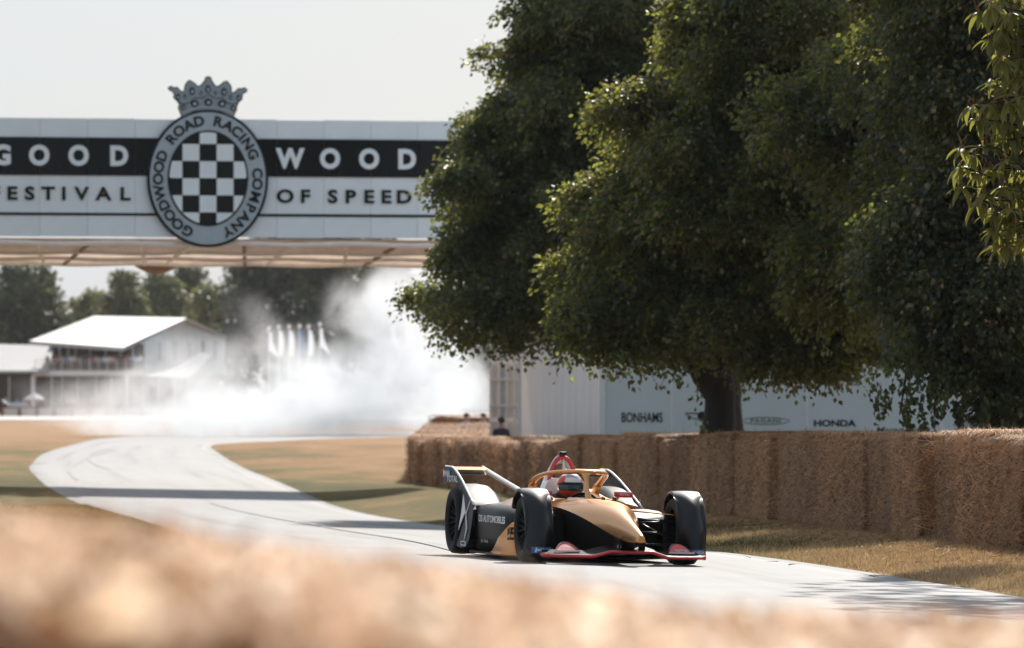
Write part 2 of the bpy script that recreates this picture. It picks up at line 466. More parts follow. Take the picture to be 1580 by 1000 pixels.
# darker, dustier strip at the right-hand edge
sp = nt.nodes.new('ShaderNodeSeparateXYZ'); nt.links.new(uvn.outputs[0], sp.inputs[0])
re = ramp(nt, sp.outputs[0], [(.925, (1, 1, 1)), (.935, (1.12, 1.12, 1.12)), (.945, (1.12, 1.12, 1.12)), (.955, (.80, .80, .80))])
m3 = nt.nodes.new('ShaderNodeMix'); m3.data_type = 'RGBA'; m3.blend_type = 'MULTIPLY'; m3.inputs[0].default_value = 1
nt.links.new(m2.outputs[2], m3.inputs[6]); nt.links.new(re.outputs[0], m3.inputs[7])
nt.links.new(m3.outputs[2], b.inputs['Base Color'])
b.inputs['Roughness'].default_value = .75; b.inputs['Specular IOR Level'].default_value = .3
bp = nt.nodes.new('ShaderNodeBump'); bp.inputs['Strength'].default_value = .4; bp.inputs['Distance'].default_value = .01
nt.links.new(n3.outputs['Fac'], bp.inputs['Height']); nt.links.new(bp.outputs[0], b.inputs['Normal'])
M['tarmac'] = m
c0 = len(offs_l); c1 = c0 + 13
rr = np.where((rows >= -20) & (rows <= 285))[0]
XR, YR, ZR = X[rr][:, c0:c1].copy(), Y[rr][:, c0:c1], Z[rr][:, c0:c1] + .006
ZR[:, 0] -= .025; ZR[:, -1] -= .025          # edges dip into the turf
wob = np.interp(rows[rr], DD, rng.normal(0, .05, len(DD)))
XR[:, 0] += wob; XR[:, -1] += np.roll(wob, 7)
nr2 = len(rr); id2 = np.arange(nr2 * 13).reshape(nr2, 13)
q2 = np.stack([id2[:-1, :-1], id2[:-1, 1:], id2[1:, 1:], id2[1:, :-1]], -1).reshape(-1, 4)
uvr = np.stack([np.tile(road_t, nr2), np.repeat(rows[rr], 13)], -1)
tag(mesh_obj('road', np_mesh('road', np.stack([XR, YR, ZR], -1).reshape(-1, 3), q2, M['tarmac'], smooth=True, uv=uvr)), kind='structure')

def ribbon(name, pts, w, material, lift, kind='structure'):
    vs, fs = [], []
    for i, (x, y) in enumerate(pts):
        a = Vector(pts[max(i - 1, 0)]); c = Vector(pts[min(i + 1, len(pts) - 1)])
        t = (c - a).normalized(); nrm = Vector((-t.y, t.x))
        ww = w if not callable(w) else w(i / (len(pts) - 1))
        for s in (-1, 1):
            q = Vector((x, y)) + nrm * s * ww / 2
            vs.append((q.x, q.y, G(q.x, q.y) + lift))
        if i: fs.append((2 * i - 2, 2 * i - 1, 2 * i + 1, 2 * i))
    o = mesh_obj(name, MB().add(vs, fs).mesh(name, material))
    return tag(o, kind=kind)
M['rubber'] = mat('rubber_mark', (.235, .229, .225), .8, var=.15, scale=3)
def arc_pts(a, d0, d1, n=30, off=lambda t: 0):
    return [(float(xl(d)) * (1 - a) + float(xr(d)) * a + off((d - d0) / (d1 - d0)), d) for d in np.linspace(d0, d1, n)]
ribbon('tyre_mark', arc_pts(.16, 150, 196, 34, lambda t: 1.3 * t * t), .10, M['rubber'], .016)
ribbon('tyre_mark', arc_pts(.36, 166, 200, 30, lambda t: -.6 * math.sin(3 * t)), .08, M['rubber'], .016)
ribbon('tyre_mark', arc_pts(.45, 58, 128, 40, lambda t: .5 * math.sin(2 * t)), .07, M['rubber'], .016)
# far gravel drive in front of the pavilion
M['gravel'] = mat('pale_gravel', (.52, .50, .48), .9, var=.1, scale=.5)
xs = np.linspace(-90, 60, 60)
gv = []
for x in xs:
    for d in (405, 440, 478): gv.append((x, d + .12 * x, G(x, d + .12 * x) + .05))
gf = [(3 * i + j, 3 * i + 3 + j, 3 * i + 4 + j, 3 * i + 1 + j) for i in range(59) for j in (0, 1)]
tag(mesh_obj('gravel_drive', MB().add(gv, gf).mesh('gravel_drive', M['gravel'], smooth=True)), kind='structure')

# ------------------------------------------------------------------ grass blades on the near verges
M['blade'] = leaf_mat('grass_blade', (.085, .085, .026), (.13, .125, .03), .3, scale=1.0, var=.5, spec=.2)
M['blade_dry'] = leaf_mat('grass_blade_dry', (.44, .30, .16), (.42, .30, .15), .3, scale=1.0, var=.45, spec=.2)
def blades(name, x, d, h, w, dry):
    n = len(x)
    z = zground(x, d)
    a = rng.uniform(0, 2 * np.pi, n); lean = rng.normal(0, .5, (n, 2)) * h[:, None]
    dx, dy = np.cos(a) * w / 2, np.sin(a) * w / 2
    v = np.stack([np.stack([x - dx, d - dy, z - .004], -1), np.stack([x + dx, d + dy, z - .004], -1),
                  np.stack([x + lean[:, 0], d + lean[:, 1], z + h], -1)], 1).reshape(-1, 3)
    me = np_mesh(name, v, np.arange(3 * n).reshape(n, 3), [M['blade'], M['blade_dry']], mat_idx=dry.astype(int))
    return tag(mesh_obj(name, me), kind='stuff')
n = 110000
d = rng.uniform(44, 88, n); t = rng.uniform(0, 1, n) ** .9
x = xr(d) + t * (xw(d) - xr(d) + .4)
keep = (d < 75) | (rng.random(n) < .5); x, d = x[keep], d[keep]
gsc = green(x, d) + rng.normal(0, .09, len(x)) + .12 * np.sin(x * 1.7 + d * .6)
blades('verge_grass', x, d, rng.uniform(.015, .05, len(x)) * np.where((np.sin(x * 5.1 + 3 * np.sin(d * 1.3)) > .72) & (rng.random(len(x)) < .5), 2.1, 1), rng.uniform(.006, .012, len(x)), (gsc < .16))
n = 60000
d = rng.uniform(50, 120, n); x = xl(d) - np.abs(rng.exponential(1.0, n)) + .04
gsc = green(x, d) + rng.normal(0, .07, n) + .06 * np.sin(x * 1.1 + d * .3)
blades('verge_grass', x, d, rng.uniform(.02, .085, n), rng.uniform(.008, .014, n), (gsc < .13))

# ------------------------------------------------------------------ straw bales
def straw_on_box(sx, sy, sz, n, lmin, lmax, w, lift, seed, top_bias=1.0, faces=None):
    """loose stalks lying on and sticking out of a box that stands on z = 0; returns verts, faces"""
    g = np.random.default_rng(seed)
    area = np.array([sy * sz, sy * sz, sx * sz, sx * sz, sx * sy * top_bias])
    if faces is not None: area = area * np.array(faces)
    f = g.choice(5, n, p=area / area.sum())
    u, v = g.uniform(-.5, .5, n), g.uniform(-.5, .5, n)
    p = np.zeros((n, 3)); nm = np.zeros((n, 3))
    for k, (ax, sg) in enumerate([(0, -1), (0, 1), (1, -1), (1, 1), (2, 1)]):
        q = f == k
        o = [a for a in (0, 1, 2) if a != ax]
        dims = (sx, sy, sz)
        p[q, o[0]] = u[q] * dims[o[0]]; p[q, o[1]] = v[q] * dims[o[1]]
        p[q, ax] = sg * dims[ax] / 2; nm[q, ax] = sg
    p[:, 2] += sz / 2
    p = p + nm * .028
    t = g.normal(0, 1, (n, 3)); t -= (t * nm).sum(1)[:, None] * nm
    t[:, 2] *= .75
    t /= np.linalg.norm(t, axis=1)[:, None] + 1e-9
    t += nm * np.abs(g.normal(0, lift, n))[:, None]
    L = g.uniform(lmin, lmax, n)
    side = np.cross(t, nm); side /= np.linalg.norm(side, axis=1)[:, None] + 1e-9
    base = p - t * L[:, None] / 2 + nm * .012; mid = p + nm * (.03 + .02 * g.random(n))[:, None]; tip = p + t * L[:, None] / 2 + nm * .01
    tip += nm * np.abs(g.normal(0, lift * .5, n) * L)[:, None]
    tip[:, 2] -= .06 * L
    ww = side * w / 2
    vs = np.stack([base - ww, base + ww, mid - ww, mid + ww, tip], 1).reshape(-1, 3)
    k = np.arange(n)[:, None] * 5
    fs = np.concatenate([k + np.array([[0, 1, 3]]), k + np.array([[0, 3, 2]]), k + np.array([[2, 3, 4]])], 0)
    mi = np.tile((g.random(n) < .3).astype(int), 3)
    return vs, fs, mi

def bale_mesh(sx, sy, sz, seed, lump=.05):
    """rounded, uneven block of pressed straw standing on z = 0"""
    from mathutils import noise as mn
    bm = bmesh.new()
    bmesh.ops.create_cube(bm, size=1)
    bmesh.ops.subdivide_edges(bm, edges=bm.edges, cuts=11, use_grid_fill=True)
    for v in bm.verts:
        p = v.co * 2                                   # -1..1
        q = Vector([math.copysign(abs(c) ** 1.0, c) for c in p])
        r = (abs(q.x) ** 11 + abs(q.y) ** 11 + abs(q.z) ** 11) ** (1 / 11)
        q = q / r                                       # rounded block
        w = Vector((q.x * sx / 2, q.y * sy / 2, q.z * sz / 2))
        s = Vector((seed * 3.1, seed * 1.7, 0))
        k = mn.fractal(w * 1.6 + s, 1, 2, 4) * lump * 1.1 + mn.noise(w * 7 + s) * lump * .45
        k -= .35 * lump * (1 - abs(math.sin(w.x * math.pi / .55)))  # flakes of the bale
        nrm = Vector((q.x ** 7, q.y ** 7, q.z ** 7)).normalized()
        w += nrm * k
        w.z += sz / 2
        v.co = w
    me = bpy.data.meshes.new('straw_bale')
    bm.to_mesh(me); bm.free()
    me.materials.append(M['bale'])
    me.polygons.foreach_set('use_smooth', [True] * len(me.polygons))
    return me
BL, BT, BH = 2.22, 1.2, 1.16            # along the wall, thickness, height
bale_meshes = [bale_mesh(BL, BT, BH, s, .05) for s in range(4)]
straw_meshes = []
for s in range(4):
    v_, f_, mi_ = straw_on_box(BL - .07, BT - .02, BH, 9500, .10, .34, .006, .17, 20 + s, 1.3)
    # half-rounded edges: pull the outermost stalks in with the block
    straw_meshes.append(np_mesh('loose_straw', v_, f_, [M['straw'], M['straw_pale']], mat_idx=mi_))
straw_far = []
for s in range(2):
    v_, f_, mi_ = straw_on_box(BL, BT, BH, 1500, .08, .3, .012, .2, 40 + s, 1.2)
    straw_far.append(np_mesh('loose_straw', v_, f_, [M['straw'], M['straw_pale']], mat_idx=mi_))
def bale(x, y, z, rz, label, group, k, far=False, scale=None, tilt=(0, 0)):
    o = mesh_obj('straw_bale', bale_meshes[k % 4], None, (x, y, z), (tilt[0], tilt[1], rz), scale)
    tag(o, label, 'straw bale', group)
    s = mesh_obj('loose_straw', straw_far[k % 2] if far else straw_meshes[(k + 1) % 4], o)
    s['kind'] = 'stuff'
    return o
ORD = ['first', 'second', 'third', 'fourth', 'fifth', 'sixth', 'seventh', 'eighth', 'ninth', 'tenth', 'eleventh', 'twelfth', 'thirteenth', 'fourteenth',
       'fifteenth', 'sixteenth', 'seventeenth', 'eighteenth', 'nineteenth', 'twentieth', 'twenty-first', 'twenty-second', 'twenty-third', 'twenty-fourth',
       'twenty-fifth', 'twenty-sixth', 'twenty-seventh', 'twenty-eighth', 'twenty-ninth', 'thirtieth']
# the long wall: runs back and to the left from the right edge of the picture
ang = math.atan2(96 * 1.0, -8.2)
ux, uy = math.cos(ang), math.sin(ang)
s = -6.0; pos = []
k = 0
while True:
    d0 = 59.8 + s
    if d0 > 154.6: break
    pos.append((s, k)); k += 1
    s += BL + (.035 if k % 2 else .075)
for i, (s, k) in enumerate(pos):
    cs = s + BL / 2
    step = .0 if cs < 62 else -.16
    d_ = 59.8 + cs * uy
    x_ = float(wall_x(d_)) + BT / 2 + step * -1 + rnd.uniform(-.08, .08)
    nfront = i
    if i < 22:
        lab = 'shaded straw bale in the long trackside wall, %s from its end nearest the camera' % ORD[i]
    else:
        lab = 'shaded straw bale in the long trackside wall, %s from its far left end' % ORD[len(pos) - 1 - i]
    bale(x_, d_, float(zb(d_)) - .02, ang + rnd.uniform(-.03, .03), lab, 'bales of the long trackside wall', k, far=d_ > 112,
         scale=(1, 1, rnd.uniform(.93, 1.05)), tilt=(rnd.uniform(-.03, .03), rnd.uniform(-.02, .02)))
# stalks shed along the foot of the wall and on the verge
n = 5200
d_ = rng.uniform(50, 112, n); x_ = wall_x(d_) - np.abs(rng.exponential(.45, n)) + .05
x_ = np.maximum(x_, xr(d_) - .5)
a_ = rng.uniform(0, np.pi, n); L_ = rng.uniform(.05, .22, n)
dx, dy = np.cos(a_) * L_ / 2, np.sin(a_) * L_ / 2; wx, wy = -np.sin(a_) * .005, np.cos(a_) * .005
z0, z1, zh = zground(x_ - dx, d_ - dy) + .02, zground(x_ + dx, d_ + dy) + .02, rng.uniform(0, .04, n)
v_ = np.stack([np.stack([x_ - dx - wx, d_ - dy - wy, z0], -1), np.stack([x_ - dx + wx, d_ - dy + wy, z0 + .008], -1), np.stack([x_ + dx, d_ + dy, z1 + zh], -1)], 1).reshape(-1, 3)
tag(mesh_obj('shed_straw', np_mesh('shed_straw', v_, np.arange(3 * n).reshape(n, 3), [M['straw'], M['straw_pale']], mat_idx=(rng.random(n) < .5).astype(int))), kind='stuff')
# block of sunlit bales that runs on behind the far corner, then a row across its end
for c in range(2):
    for r_ in range(10):
        d_ = 156.8 + r_ * 2.95
        x_ = -2.2 + c * 1.24
        lab = 'sunlit straw bale in the %s row behind the wall corner, %s from the front' % (('left', 'right')[c], ORD[r_])
        bale(x_, d_, G(x_, d_) - .03, R(90) + rnd.uniform(-.03, .03), lab, 'bales laid out behind the wall corner', r_ + c, True, (1.28, 1, rnd.uniform(.98, 1.04)))
for i in range(4):
    x_ = -1.7 + i * 2.26; d_ = 196 + .3 * i
    lab = 'sunlit straw bale across the far end of the bale block, %s from the left' % ORD[i]
    bale(x_, d_, G(x_, d_) - .03, rnd.uniform(-.03, .03), lab, 'bales across the end of the block', i, True)
# foreground: straw right in front of the lens, far out of focus
def fore_bale(x, y, ztop, rz, tilt, seed, label, n):
    bm_ = bale_mesh(2.3, 1.0, .95, seed, .09); bm_.materials[0] = M['bale_fore']
    o = mesh_obj('straw_bale', bm_, None, (x, y, ztop - .95), (tilt[0], tilt[1], rz))
    tag(o, label, 'straw bale', 'bales in front of the camera')
    v_, f_, mi_ = straw_on_box(2.3, 1.0, .95, n, .06, .2, .007, .22, seed, 4)
    st = mesh_obj('loose_straw', np_mesh('loose_straw', v_, f_, [M['straw_fore'], M['straw_fore_pale']], mat_idx=mi_), o)
    st['kind'] = 'stuff'
    v_, f_, mi_ = straw_on_box(2.3, 1.0, .95, 420, .05, .13, .04, .30, seed + 50, 5)
    st = mesh_obj('straw_wads', np_mesh('straw_wads', v_, f_, [M['straw_fore_pale'], M['bale_fore']], mat_idx=np.tile((np.random.default_rng(seed).random(420) < .5).astype(int), 3)), o)
    st['kind'] = 'stuff'
    return o
for r_, (yy, dz) in enumerate(((8.0, 0), (6.95, .012), (5.9, .02), (4.85, .02))):
    wh = ('farthest', 'second', 'third', 'nearest')[r_]
    fore_bale(-1.12 + .05 * r_, yy, 1.138 + dz, R(rnd.uniform(-2, 2)), (0, R(8)), 61 + r_, 'blurred straw bale close to the camera at the bottom left, %s of its file' % wh, 4200)
    fore_bale(1.10 + .05 * r_, yy, .925 + dz, R(rnd.uniform(-2, 2)), (0, R(1.6)), 71 + r_, 'blurred straw bale close to the camera at the bottom right, %s of its file' % wh, 4200)

def tuft(x, y, z, n, hmax, seed, w=.006):
    g = np.random.default_rng(seed)
    p = np.stack([x + g.normal(0, .07, n), y + g.normal(0, .12, n), np.full(n, z)], -1)
    d_ = np.stack([g.normal(0, .55, n), g.normal(0, .4, n), np.abs(g.normal(.7, .35, n))], -1); d_ /= np.linalg.norm(d_, axis=1)[:, None]
    L = g.uniform(.3, 1, n) * hmax
    s_ = np.cross(d_, g.normal(0, 1, (n, 3))); s_ /= np.linalg.norm(s_, axis=1)[:, None]
    v = np.stack([p - s_ * w / 2, p + s_ * w / 2, p + d_ * L[:, None]], 1).reshape(-1, 3)
    o = mesh_obj('loose_straw', np_mesh('loose_straw', v, np.arange(3 * n).reshape(n, 3), [M['straw_fore'], M['straw_fore_pale']], mat_idx=(g.random(n) < .3).astype(int)))
    o['kind'] = 'stuff'
tuft(-.60, 7.9, 1.11, 260, .10, 91); tuft(-.52, 7.8, 1.10, 160, .075, 92); tuft(-.70, 7.7, 1.12, 140, .06, 96); tuft(-.35, 7.8, 1.07, 90, .05, 93); tuft(-.2, 7.9, 1.06, 70, .04, 94); tuft(.35, 7.9, 1.0, 60, .04, 95)

# ------------------------------------------------------------------ footbridge over the road
BX, BD, BYAW = -7.8, 145.0, R(9)
bridge = empty('footbridge', (BX, BD, 0), BYAW)
tag(bridge, 'white footbridge over the road with black lettered band and round chequered emblem', 'bridge')
def bz(py): return CAMZ + (HOR - py) * BD / F
def bx(px): return (px - 320) * BD / F
x0, x1, dep = -11.5, 8.3, 4.6
zt, zk1, zk0, zl, zbm = bz(184), bz(213.5), bz(272), bz(331.5), bz(366)
# face panels, one every 1.21 m, standing 1.2 cm apart; bands lie proud of them
pw = 1.21
npan = int((x1 - x0) / pw)
pm = MB().box((0, 0, (zt + zbm) / 2), (pw - .007, .05, zt - zbm)).mesh('panel', M['panel_white'])
km = MB().box((0, 0, 0), (pw - .005, .03, zk1 - zk0)).mesh('band_panel', M['panel_black'])
for i in range(npan):
    xx = x0 + pw * (i + .5)
    mesh_obj('panel', pm, bridge, (xx, rnd.uniform(-.006, .006), rnd.uniform(-.012, .012)), (0, 0, rnd.uniform(-.003, .003)))
    mesh_obj('band_panel', km, bridge, (xx, -.045 + rnd.uniform(-.003, .003), (zk1 + zk0) / 2), (rnd.uniform(-.006, .006), 0, rnd.uniform(-.006, .006)))
MB().box(((x0 + x1) / 2, -.035, zl), (npan * pw, .02, .07)).build('thin_black_line', M['ink'], bridge)
hull = MB()
hull.box(((x0 + x1) / 2, .06, (zt + zbm) / 2), (npan * pw, .05, zt - zbm - .05))
hull.box(((x0 + x1) / 2, dep, (zt + zbm + .9) / 2), (npan * pw, .08, zt - zbm - .9))  # unseen back wall, bottom edge raised to let sun onto the soffit
hull.build('frame_wall', M['steel_white'], bridge)
MB().box(((x0 + x1) / 2, dep / 2, zbm + .98), (npan * pw, dep - .2, .12)).build('deck', M['beam'], bridge)
# underside: sloping soffit with battens and cross members
zs1, zs0 = zbm - .03, bz(401) - .0
sof = MB()
sof.loft([[(x, .10, zs1 - .01), (x, dep * .5, (zs1 + zs0) / 2 + .03), (x, dep - .1, zs0 + .06)] for x in np.linspace(x0, x0 + npan * pw, 30)], closed=False, caps=False)
sof.build('soffit', M['soffit'], bridge)
bt = MB()
for (yy, zz, rr_) in ((.06, zs1 - .14, .07), (1.6, zs1 - .34, .055), (3.1, zs0 + .10, .06), (4.4, zs0 + .02, .075)):
    bt.tube([(x, yy, zz + .02 * math.sin(x * 2.1 + yy)) for x in np.linspace(x0, x0 + npan * pw, 40)], rr_, n=6)
bt.build('bottom_chord', M['beam'], bridge)
for i in range(15):
    xx = x0 + .6 + i * 1.32
    MB().tube([(xx, .08, zs1 - .16), (xx + (.5 if i % 2 else -.3), 4.4, zs0 + .0)], .05, n=6).build('cross_member', M['beam_dark' if i % 3 == 0 else 'beam'], bridge)
# sagging cloth below the deck
cl = MB(); rings = []
for i in range(13):
    t = i / 12; xx = bx(232) + (bx(308) - bx(232)) * t
    dz = math.sin(math.pi * t) ** .8
    rings.append([(xx, 4.62 + .25 * math.sin(math.pi * u / 6) * dz, zs0 + .02 - (.26 * math.sin(math.pi * u / 12)) * dz) for u in range(7)])
cl.loft(rings, closed=False, caps=False)
cl.build('sagging_cloth', M['tan_cloth'], bridge, smooth=True)
# lettering of the band
def letters(word, xs, zc_, size, material, y, xs_=1.25, bold=.03):
    for ch, px in zip(word, xs):
        if ch == ' ': continue
        me = text_mesh('letter', ch, size, M[material], bold, .02, xs_)
        mesh_obj('letter', me, bridge, (bx(px), y, zc_), (R(90), 0, 0))
cap = 1 / .727
letters('GOOD', (5, 62, 122.5, 184.5), bz(243), .49 * cap, 'panel_white', -.072, .94, .046)
letters('WOOD', (450, 512, 573, 632), bz(245), .49 * cap, 'panel_white', -.072, .94, .046)
letters('FESTIVAL', (-6, 20.5, 47.5, 76, 100, 127.5, 161, 194), bz(301), .335 * cap, 'ink', -.04, 1.18, .032)
letters('OF SPEED', (442.5, 473.5, 0, 516.5, 544, 573, 600, 628), bz(303), .335 * cap, 'ink', -.04, 1.18, .032)
# emblem
em = empty('emblem', (bx(321.5), -.12, bz(275.5)), 0, bridge)
S = BD / F
def ell(rx, rz_, n=72): return [(rx * S * math.cos(2 * math.pi * i / n), rz_ * S * math.sin(2 * math.pi * i / n)) for i in range(n)]
MB().prism(ell(94, 106.5), 1, .04, -.04).build('outer_rim', M['ink'], em)
MB().prism(ell(89.5, 102), 1, -.036, -.065).build('lettered_ring', M['ring_grey'], em)
MB().prism(ell(62.5, 74), 1, -.05, -.085).build('inner_rim', M['ink'], em)
cell = 26.4
ein = (59.5, 71)
def clip_cell(cx, cz, h):
    """square cell cut by the inner ellipse"""
    poly = []
    N = 10
    pts = [(cx - h + 2 * h * i / N, cz - h) for i in range(N)] + [(cx + h, cz - h + 2 * h * i / N) for i in range(N)] + \
          [(cx + h - 2 * h * i / N, cz + h) for i in range(N)] + [(cx - h, cz + h - 2 * h * i / N) for i in range(N)]
    ins = [p for p in pts if (p[0] / ein[0]) ** 2 + (p[1] / ein[1]) ** 2 <= 1.0]
    if len(ins) < 5: return None
    for p in pts:
        e = math.sqrt((p[0] / ein[0]) ** 2 + (p[1] / ein[1]) ** 2)
        if e <= 1: poly.append(p)
        else:
            q = (p[0] / e, p[1] / e)
            if abs(q[0] - cx) <= h and abs(q[1] - cz) <= h: poly.append(q)
    return poly
for ci in range(-2, 3):
    for ri in range(-3, 4):
        if (ci + ri) % 2: continue
        pl = clip_cell(ci * cell, (ri + .5) * cell, cell / 2 - .2)
        if not pl: continue
        cx_ = sum(p[0] for p in pl) / len(pl); cz_ = sum(p[1] for p in pl) / len(pl)
        MB().prism([(p[0] * S, p[1] * S) for p in pl], 1, -.08, -.10).build('white_square', M['panel_white'], em)
ring = 'GOODWOOD ROAD RACING COMPANY'
path = []
for i in range(721):
    a = -math.pi / 2 - 2 * math.pi * i / 720        # clockwise from the bottom
    path.append((76.2 * math.cos(a), 88.4 * math.sin(a)))
cum = [0]
for a, b_ in zip(path[:-1], path[1:]): cum.append(cum[-1] + math.hypot(b_[0] - a[0], b_[1] - a[1]))
wid = {'I': .45, ' ': .75, 'M': 1.25, 'W': 1.4, 'O': 1.12, 'G': 1.1, 'N': 1.1, 'D': 1.05}
ws = [wid.get(c, 1.0) for c in ring]; tot = sum(ws)
acc = 0; s_a, s_b = .045, .955
for c, w_ in zip(ring, ws):
    u = (acc + w_ / 2) / tot; acc += w_
    if c == ' ': continue
    L = (s_a + (s_b - s_a) * u) * cum[-1]
    j = min(range(721), key=lambda q: abs(cum[q] - L))
    p = path[j]; q = path[min(j + 2, 720)]; o_ = path[max(j - 2, 0)]
    ang_ = math.atan2(q[1] - o_[1], q[0] - o_[0])
    me = text_mesh('letter', c, 21.5 * S, M['ink'], .034, .008, 1.05)
    me.transform(Matrix.Rotation(ang_, 4, 'Z'))
    mesh_obj('letter', me, em, (p[0] * S, -.072, p[1] * S), (R(90), 0, 0))
# crown over the emblem
crown_px = [(410, 700), (385, 620), (360, 565), (375, 510), (340, 450), (290, 410), (295, 340), (270, 310), (215, 285), (207, 255), (240, 237), (290, 262), (330, 250), (355, 275),
            (370, 300), (440, 322), (465, 215), (500, 160), (530, 145), (560, 165), (600, 190), (660, 240), (720, 200), (768, 135), (778, 96), (812, 86), (846, 98), (857, 138),
            (900, 205), (950, 240), (1010, 200), (1060, 160), (1100, 155), (1130, 190), (1160, 240), (1170, 330), (1230, 310), (1270, 265), (1330, 265), (1370, 250), (1405, 278),
            (1390, 310), (1335, 335), (1325, 420), (1270, 470), (1245, 530), (1240, 590), (1215, 630), (1195, 700), (1000, 610), (800, 590), (600, 610)]
def cpt(p): return ((240 + p[0] / 9.875 - 321.5) * S, (275.5 - (110 + p[1] / 9.875)) * S)
co = [cpt(p) for p in crown_px]
ccx = sum(p[0] for p in co) / len(co); ccz = sum(p[1] for p in co) / len(co)
def offset(poly, dd):
    out = []
    n = len(poly)
    for i in range(n):
        a, b_, c = Vector(poly[i - 1]), Vector(poly[i]), Vector(poly[(i + 1) % n])
        n1 = Vector(((b_ - a).y, -(b_ - a).x)).normalized(); n2_ = Vector(((c - b_).y, -(c - b_).x)).normalized()
        nn = (n1 + n2_); nn = nn.normalized() if nn.length > .1 else n1
        out.append(tuple(b_ + nn * dd))
    return out
ar = sum(co[i - 1][0] * co[i][1] - co[i][0] * co[i - 1][1] for i in range(len(co)))
sg = 1 if ar > 0 else -1
def ngon_prism(poly, a, b_, name, material, parent):
    from mathutils.geometry import tessellate_polygon
    n = len(poly)
    tris = tessellate_polygon([[Vector((p[0], p[1], 0)) for p in poly]])
    vs = [(p[0], a, p[1]) for p in poly] + [(p[0], b_, p[1]) for p in poly]
    fs = [tuple(t) for t in tris] + [tuple(i + n for i in t) for t in tris] + [(i, (i + 1) % n, (i + 1) % n + n, i + n) for i in range(n)]
    return MB().add(vs, fs).build(name, material, parent)
ngon_prism(offset(co, .022 * sg), .03, -.03, 'crown_outline', M['ink'], em)
ngon_prism(offset(co, -.008 * sg), -.02, -.05, 'crown_face', M['crown_grey'], em)
cd = MB()
def oval(cx, cy, rx, ry, mi=0, y0=-.045, y1=-.062):
    cd.prism([(cpt((cx + rx * math.cos(a), cy + ry * math.sin(a)))) for a in [2 * math.pi * i / 14 for i in range(14)]], 1, y0, y1, mi)
for (cx, cy, rx, ry) in ((350, 400, 32, 52), (455, 390, 24, 34), (560, 310, 42, 62), (700, 340, 22, 36), (805, 275, 42, 60), (920, 340, 22, 36), (1050, 315, 42, 62), (1155, 395, 24, 36), (1275, 405, 32, 50),
                         (430, 560, 36, 44), (600, 495, 62, 56), (810, 475, 62, 56), (1020, 495, 62, 56), (1185, 560, 34, 44)):
    oval(cx, cy, rx, ry)
    oval(cx + 4, cy + 4, rx * .45, ry * .5, 1, -.05, -.07)
band = [(370, 462), (430, 490), (510, 475), (570, 400), (640, 400), (720, 395), (815, 335), (900, 395), (980, 400), (1040, 390), (1110, 470), (1180, 490), (1250, 465)]
cd.tube([(cpt(p)[0], -.055, cpt(p)[1]) for p in band], .03, 0, 6)
cd.tube([(cpt((p[0], p[1] - 6))[0], -.075, cpt((p[0], p[1] - 6))[1]) for p in band], .018, 1, 6)
arcb = [(400 + 800 * t, 640 - 90 * math.sin(math.pi * t)) for t in np.linspace(0, 1, 13)]
cd.tube([(cpt(p)[0], -.06, cpt(p)[1]) for p in arcb], .022, 1, 6)
cd.build('crown_ornament', [M['ink'], M['ring_grey']], em)
# stair towers that carry the bridge: the right one shows beside the tent, the left one stands outside the picture
def tower(xc, yc, w, dp, name):
    gz = G(xc, yc)
    loc = Matrix.Rotation(-BYAW, 3, 'Z') @ Vector((xc - BX, yc - BD, 0))
    t = empty(name, (loc.x, loc.y, 0), -BYAW, bridge)
    H = 6.0
    for i in range(5):
        MB().box((-w / 2 + w * i / 4, -dp / 2, (H + gz) / 2), (.075, .09, H - gz)).build('post', M['steel_white'], t)
    for sx in (-1, 1):
        MB().box((sx * w / 2, dp / 2, (H + gz) / 2), (.075, .09, H - gz)).build('post', M['steel_white'], t)
    for i in range(4):
        for j in range(4):
            zz = gz + .15 + j * (H - gz) / 4
            mm = 'parasol_grey' if (i in (1, 3) and j in (1, 2)) else 'white_pvc'
            MB().box((-w / 2 + w * (i + .5) / 4, -dp / 2 + .03, zz + (H - gz) / 8), (w / 4 - .08, .02, (H - gz) / 4 - .1)).build('pane' if mm == 'parasol_grey' else 'cladding_panel', M[mm], t)
    for zz in (1.9, 2.6, 4.1):
        MB().box((0, -dp / 2 - .06, zz), (w + .1, .03, .06)).build('handrail', M['steel_white'], t)
    MB().box((0, dp / 2 + .02, (H + gz) / 2), (w, .05, H - gz)).build('back_wall', M['white_pvc'], t)
    return t
tower(-.14, 154.5, .86, 3.0, 'stair_tower')
tower(-19.5, 146, 1.6, 3.0, 'stair_tower')

# ------------------------------------------------------------------ hospitality tent behind the straw wall
tcor = P(931, 677, 125); tx, ty = tcor.x, tcor.y
tg = G(tx, ty)
TYAW = math.atan2(.07, .998)
tent = empty('hospitality_tent', (tx, ty, 0), TYAW)
tag(tent, 'large pale tent with sponsor names along its shaded wall, behind the tree trunk', 'tent')
TH, TW, TD = 4.3, 15.0, 25.0
np_ = 10; pwid = TW / np_
for i in range(np_):
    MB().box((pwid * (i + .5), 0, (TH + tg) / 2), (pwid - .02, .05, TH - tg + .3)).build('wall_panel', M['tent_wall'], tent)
    MB().box((pwid * i + .0, -.012, (TH + tg) / 2), (.035, .032, TH - tg + .3)).build('seam_post', M['steel_white'], tent)
